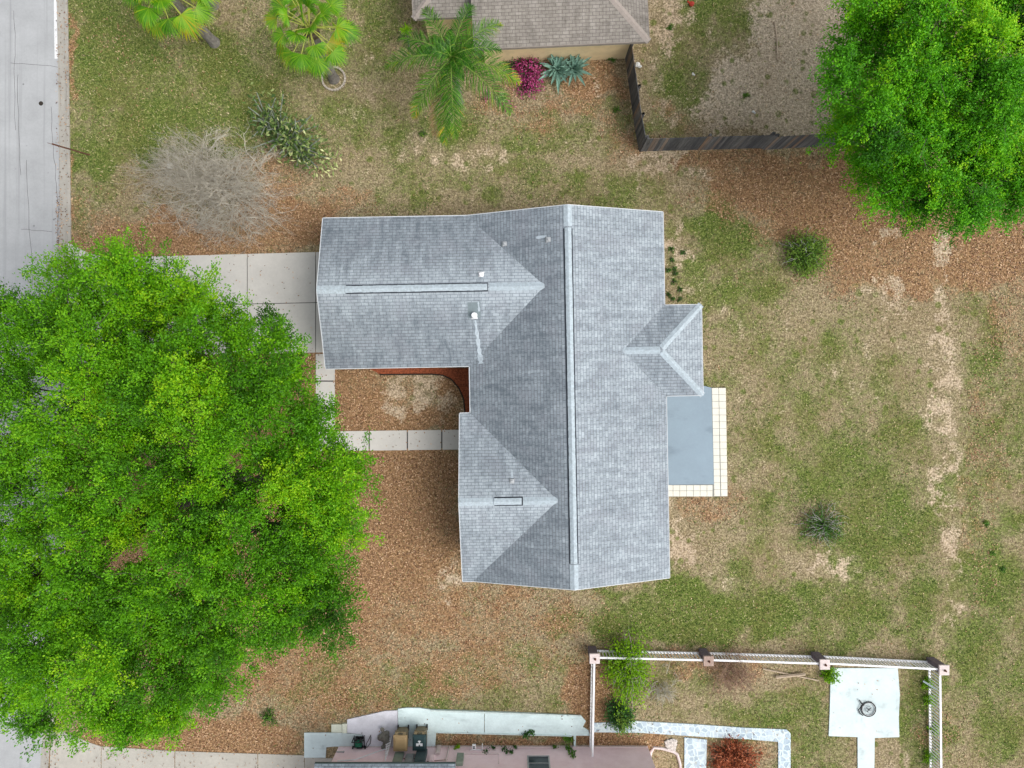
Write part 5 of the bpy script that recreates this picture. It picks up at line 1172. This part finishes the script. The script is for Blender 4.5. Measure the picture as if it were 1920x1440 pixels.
# spiky plants
def spiky(name, label, px, py, h, n, L, w_, m, group=None, cat='plant', stem=None, flat=.15, tint=None):
    global RNG
    x, y, _ = P(px, py, h); c = np.array((x, y, h)); b = P(*stem) if stem else (x, y, 0)
    t = thing(name, label, cat, (b[0], b[1], 0), 0, group)
    if stem: trunk_to(t, (b[0], b[1], -.05), c, .05, .04, .1)
    V = []; F_ = []
    for i in range(n):
        az = i * 2.39996 + RNG.normal(0, .1); el = 1.35 - (1.35 - flat) * (i / n) ** .7; el = min(1.45, el + RNG.normal(0, .06)); l_ = L * RNG.uniform(.85, 1.1) * (.6 + .4 * (i / n))
        d = np.array((math.cos(az) * math.cos(el), math.sin(az) * math.cos(el), math.sin(el))); sd_ = unit(np.cross(d, (0, 0, 1.))); up = np.cross(sd_, d); k = len(V)
        prof = [(0, .55), (.25, .8), (.55, 1.0), (.8, .6)]
        for (u, ww) in prof:
            cc = c + d * l_ * u - np.array((0, 0, .12 * l_ * u * u)); V += [cc - sd_ * w_ * ww / 2 + up * w_ * .22, cc - up * w_ * .02, cc + sd_ * w_ * ww / 2 + up * w_ * .22]
        V.append(c + d * l_ - np.array((0, 0, .12 * l_)))
        for j in range(3): F_ += [(k + 3 * j, k + 3 * j + 1, k + 3 * j + 4, k + 3 * j + 3), (k + 3 * j + 1, k + 3 * j + 2, k + 3 * j + 5, k + 3 * j + 4)]
        F_ += [(k + 9, k + 10, k + 12), (k + 10, k + 11, k + 12)]
    mb = MB(); mb.add(V, F_); o = mb.build('leaves', m, t)
    if tint is not None:
        a = o.data.attributes.new('tint', 'FLOAT', 'POINT'); a.data.foreach_set('value', (tint + RNG.uniform(-.2, .2, len(V))).astype(np.float32))
    return t
RNG = np.random.default_rng(61)
spiky('agave', 'broad blue green agave next to the magenta bush', 1045, 131, .25, 38, 1.2, .17, M['agave'], 'agaves below the cream wall', 'agave')
spiky('agave', 'slightly smaller blue green agave nearer the board fence', 1076, 130, .25, 34, 1.08, .155, M['agave'], 'agaves below the cream wall', 'agave')
spiky('yucca', 'small yellow green yucca on a thin stem left of the feather palm', 762, 58, 1.3, 44, .44, .045, M['leaf_lime'], stem=(768, 92), tint=.75)

# ------------------------------------------------------------------ grass blades and fallen leaves
PAVE = [PX(p) for p in ([(a[0] - 520, a[1]) for a in KERB] + [(a[0] + 21, a[1]) for a in KERB[::-1]],
    [(128, 456), (165, 474), (219, 483), (650, 470), (650, 665), (592, 661), (219, 671), (128, 690)], [(592, 660), (628, 660), (628, 808), (886, 805), (886, 845), (592, 847)],
    [(690, 690), (900, 690), (900, 800), (870, 775), (860, 728), (830, 703), (715, 702)],
    [(96, 1362), (189, 1398), (483, 1412), (571, 1416), (571, 1372), (622, 1356), (722, 1331), (786, 1325), (1090, 1339), (1106, 1378), (1078, 1379), (816, 1373), (816, 1399), (640, 1399), (640, 1600), (80, 1600)],
    [(1112, 1354), (1190, 1350), (1474, 1366), (1483, 1374), (1483, 1600), (1458, 1600), (1458, 1391), (1325, 1386), (1319, 1600), (1282, 1600), (1283, 1382), (1112, 1373)],
    [(1554, 1251), (1684, 1251), (1686, 1382), (1639, 1383), (1636, 1600), (1607, 1600), (1607, 1382), (1553, 1380)], [(1240, 726), (1363, 726), (1363, 932), (1240, 932)], [(636, 1400), (1214, 1400), (1214, 1700), (636, 1700)])]
c_, s_ = math.cos(TH), math.sin(TH)
PAVE.append(np.array([(x * c_ - y * s_, x * s_ + y * c_) for x, y in ((GW + .4, YN - .4), (GW + .4, GS + .4), (XW + .4, GS + .4), (XW + .4, PN - .4), (PW + .4, PN - .4), (PW + .4, YS + .4), (XE - .4, YS + .4), (XE - .4, YN - .4))]))
def scatter(N, rng):
    x = rng.uniform(-26, 26, N); y = rng.uniform(-19.6, 19.6, N); ok = np.ones(N, bool)
    for p in PAVE: ok &= ~inpoly(x, y, p)
    return x[ok], y[ok]
rg = np.random.default_rng(404)
x, y = scatter(330000, rg); g, l, s, ch = masks(x, y); patch = fbm(x * 1.7, y * 1.7, 91, 4)
grn = np.clip(g * 1.0 + (patch - .5) * 1.2, 0, 1); prob = np.clip(.35 + grn * .75 - l * .75 - s * .85 - ch * .8, .05, 1)
k = rg.random(len(x)) < prob; x, y, grn = x[k], y[k], grn[k]; n = len(x)
az = rg.uniform(0, 2 * math.pi, n); ln = rg.uniform(.06, .17, n); lean = rg.uniform(.35, 1.2, n)
b = np.stack([x, y, np.zeros(n)], 1); tip = b + np.stack([np.cos(az) * np.sin(lean) * ln, np.sin(az) * np.sin(lean) * ln, np.cos(lean) * ln * .7 + .01], 1)
sd2 = np.stack([-np.sin(az), np.cos(az), np.zeros(n)], 1) * (rg.uniform(.008, .024, n))[:, None]
V = np.stack([b - sd2, b + sd2, tip], 1).reshape(-1, 3); tint = np.clip(np.where(rg.random(n) < .12 + grn * .72, rg.normal(.30, .18, n), rg.normal(.70, .2, n)), 0, 1)
o = add_mesh('grass', V, np.arange(n * 3).reshape(-1, 3), np.repeat(tint, 3), M['blade']); tag(o, 'patchy green and straw coloured lawn grass round the houses', 'grass', kind='stuff')
x, y = scatter(420000, rg); g, l, s, ch = masks(x, y); patch = fbm(x * 2.3, y * 2.3, 191, 4)
k = rg.random(len(x)) < np.clip(l * 1.05 + (patch - .5) * .9 * (l > .05) - s * .5 + .025, 0, 1) * .9; x, y = x[k], y[k]; n = len(x)
D = unit(np.stack([rg.normal(0, 1, n), rg.normal(0, 1, n), rg.normal(0, .18, n)], 1)); ll = rg.uniform(.05, .11, n)
V, Q, T = leaves(np.stack([x, y, rg.uniform(.012, .05, n)], 1), D, unit(rg.normal(0, .28, (n, 3)) + (0, 0, 1)), ll, ll * .55, np.clip(rg.normal(.5, .26, n), 0, 1))
o = add_mesh('fallen_leaves', V, Q, T, M['litter']); tag(o, 'carpet of brown fallen leaves under and around the trees', 'fallen leaves', kind='stuff')

# stray leaves blown onto the road edge and the drives
rg = np.random.default_rng(77); pts = []
for (x0, x1, y0, y1, n_) in ((107, 131, 0, 480, 300), (106, 120, 370, 480, 90), (85, 112, 1180, 1440, 240), (140, 590, 470, 660, 160), (592, 628, 660, 845, 60), (628, 860, 808, 845, 40), (150, 600, 1400, 1440, 150), (600, 1090, 1330, 1398, 40), (1120, 1480, 1352, 1385, 40), (1556, 1684, 1252, 1380, 14), (20, 110, 500, 1400, 160)):
    pts.append(np.stack([rg.uniform(x0, x1, n_), rg.uniform(y0, y1, n_)], 1))
c2 = PX(np.concatenate(pts)); n = len(c2); ll = rg.uniform(.05, .10, n)
V, Q, T = leaves(np.column_stack([c2, np.full(n, .095)]), unit(rg.normal(0, 1, (n, 3)) * (1, 1, .1)), unit(rg.normal(0, .2, (n, 3)) + (0, 0, 1)), ll, ll * .55, np.clip(rg.normal(.4, .3, n), 0, 1))
tag(add_mesh('fallen_leaves', V, Q, T, M['litter']), 'stray dry leaves blown onto the street edge, drives and slabs', 'fallen leaves', kind='stuff')

rg = np.random.default_rng(12); mb = MB()
for (x0, y0, dx, dy, n_) in ((26, 20, .2, 14, 16), (50, 300, .4, 13, 18), (34, 140, .3, 16, 12), (20, 118, 11, 1.2, 9), (96, 200, .7, 12, 22), (40, 430, 10, .8, 6)):
    x, y = x0, y0; pts = [P(x, y, .0)]
    for k in range(n_):
        x += dx + rg.normal(0, 1.0); y += dy + rg.normal(0, 1.0); pts.append(P(x, y, .0))
    mb.tube([(p[0], p[1], .004) for p in pts], .008, 4, cap=False)
tag(mb.build('road_crack', M['edging'], origin=(0, 0, 0)), kind='structure')
mb = MB(); x, y, _ = P(77, 194); mb.cyl(x, y, .0, .010, .11, .11, 14); tag(mb.build('valve_cover', M['edging']), 'small dark round cover set in the pale street', 'cover')
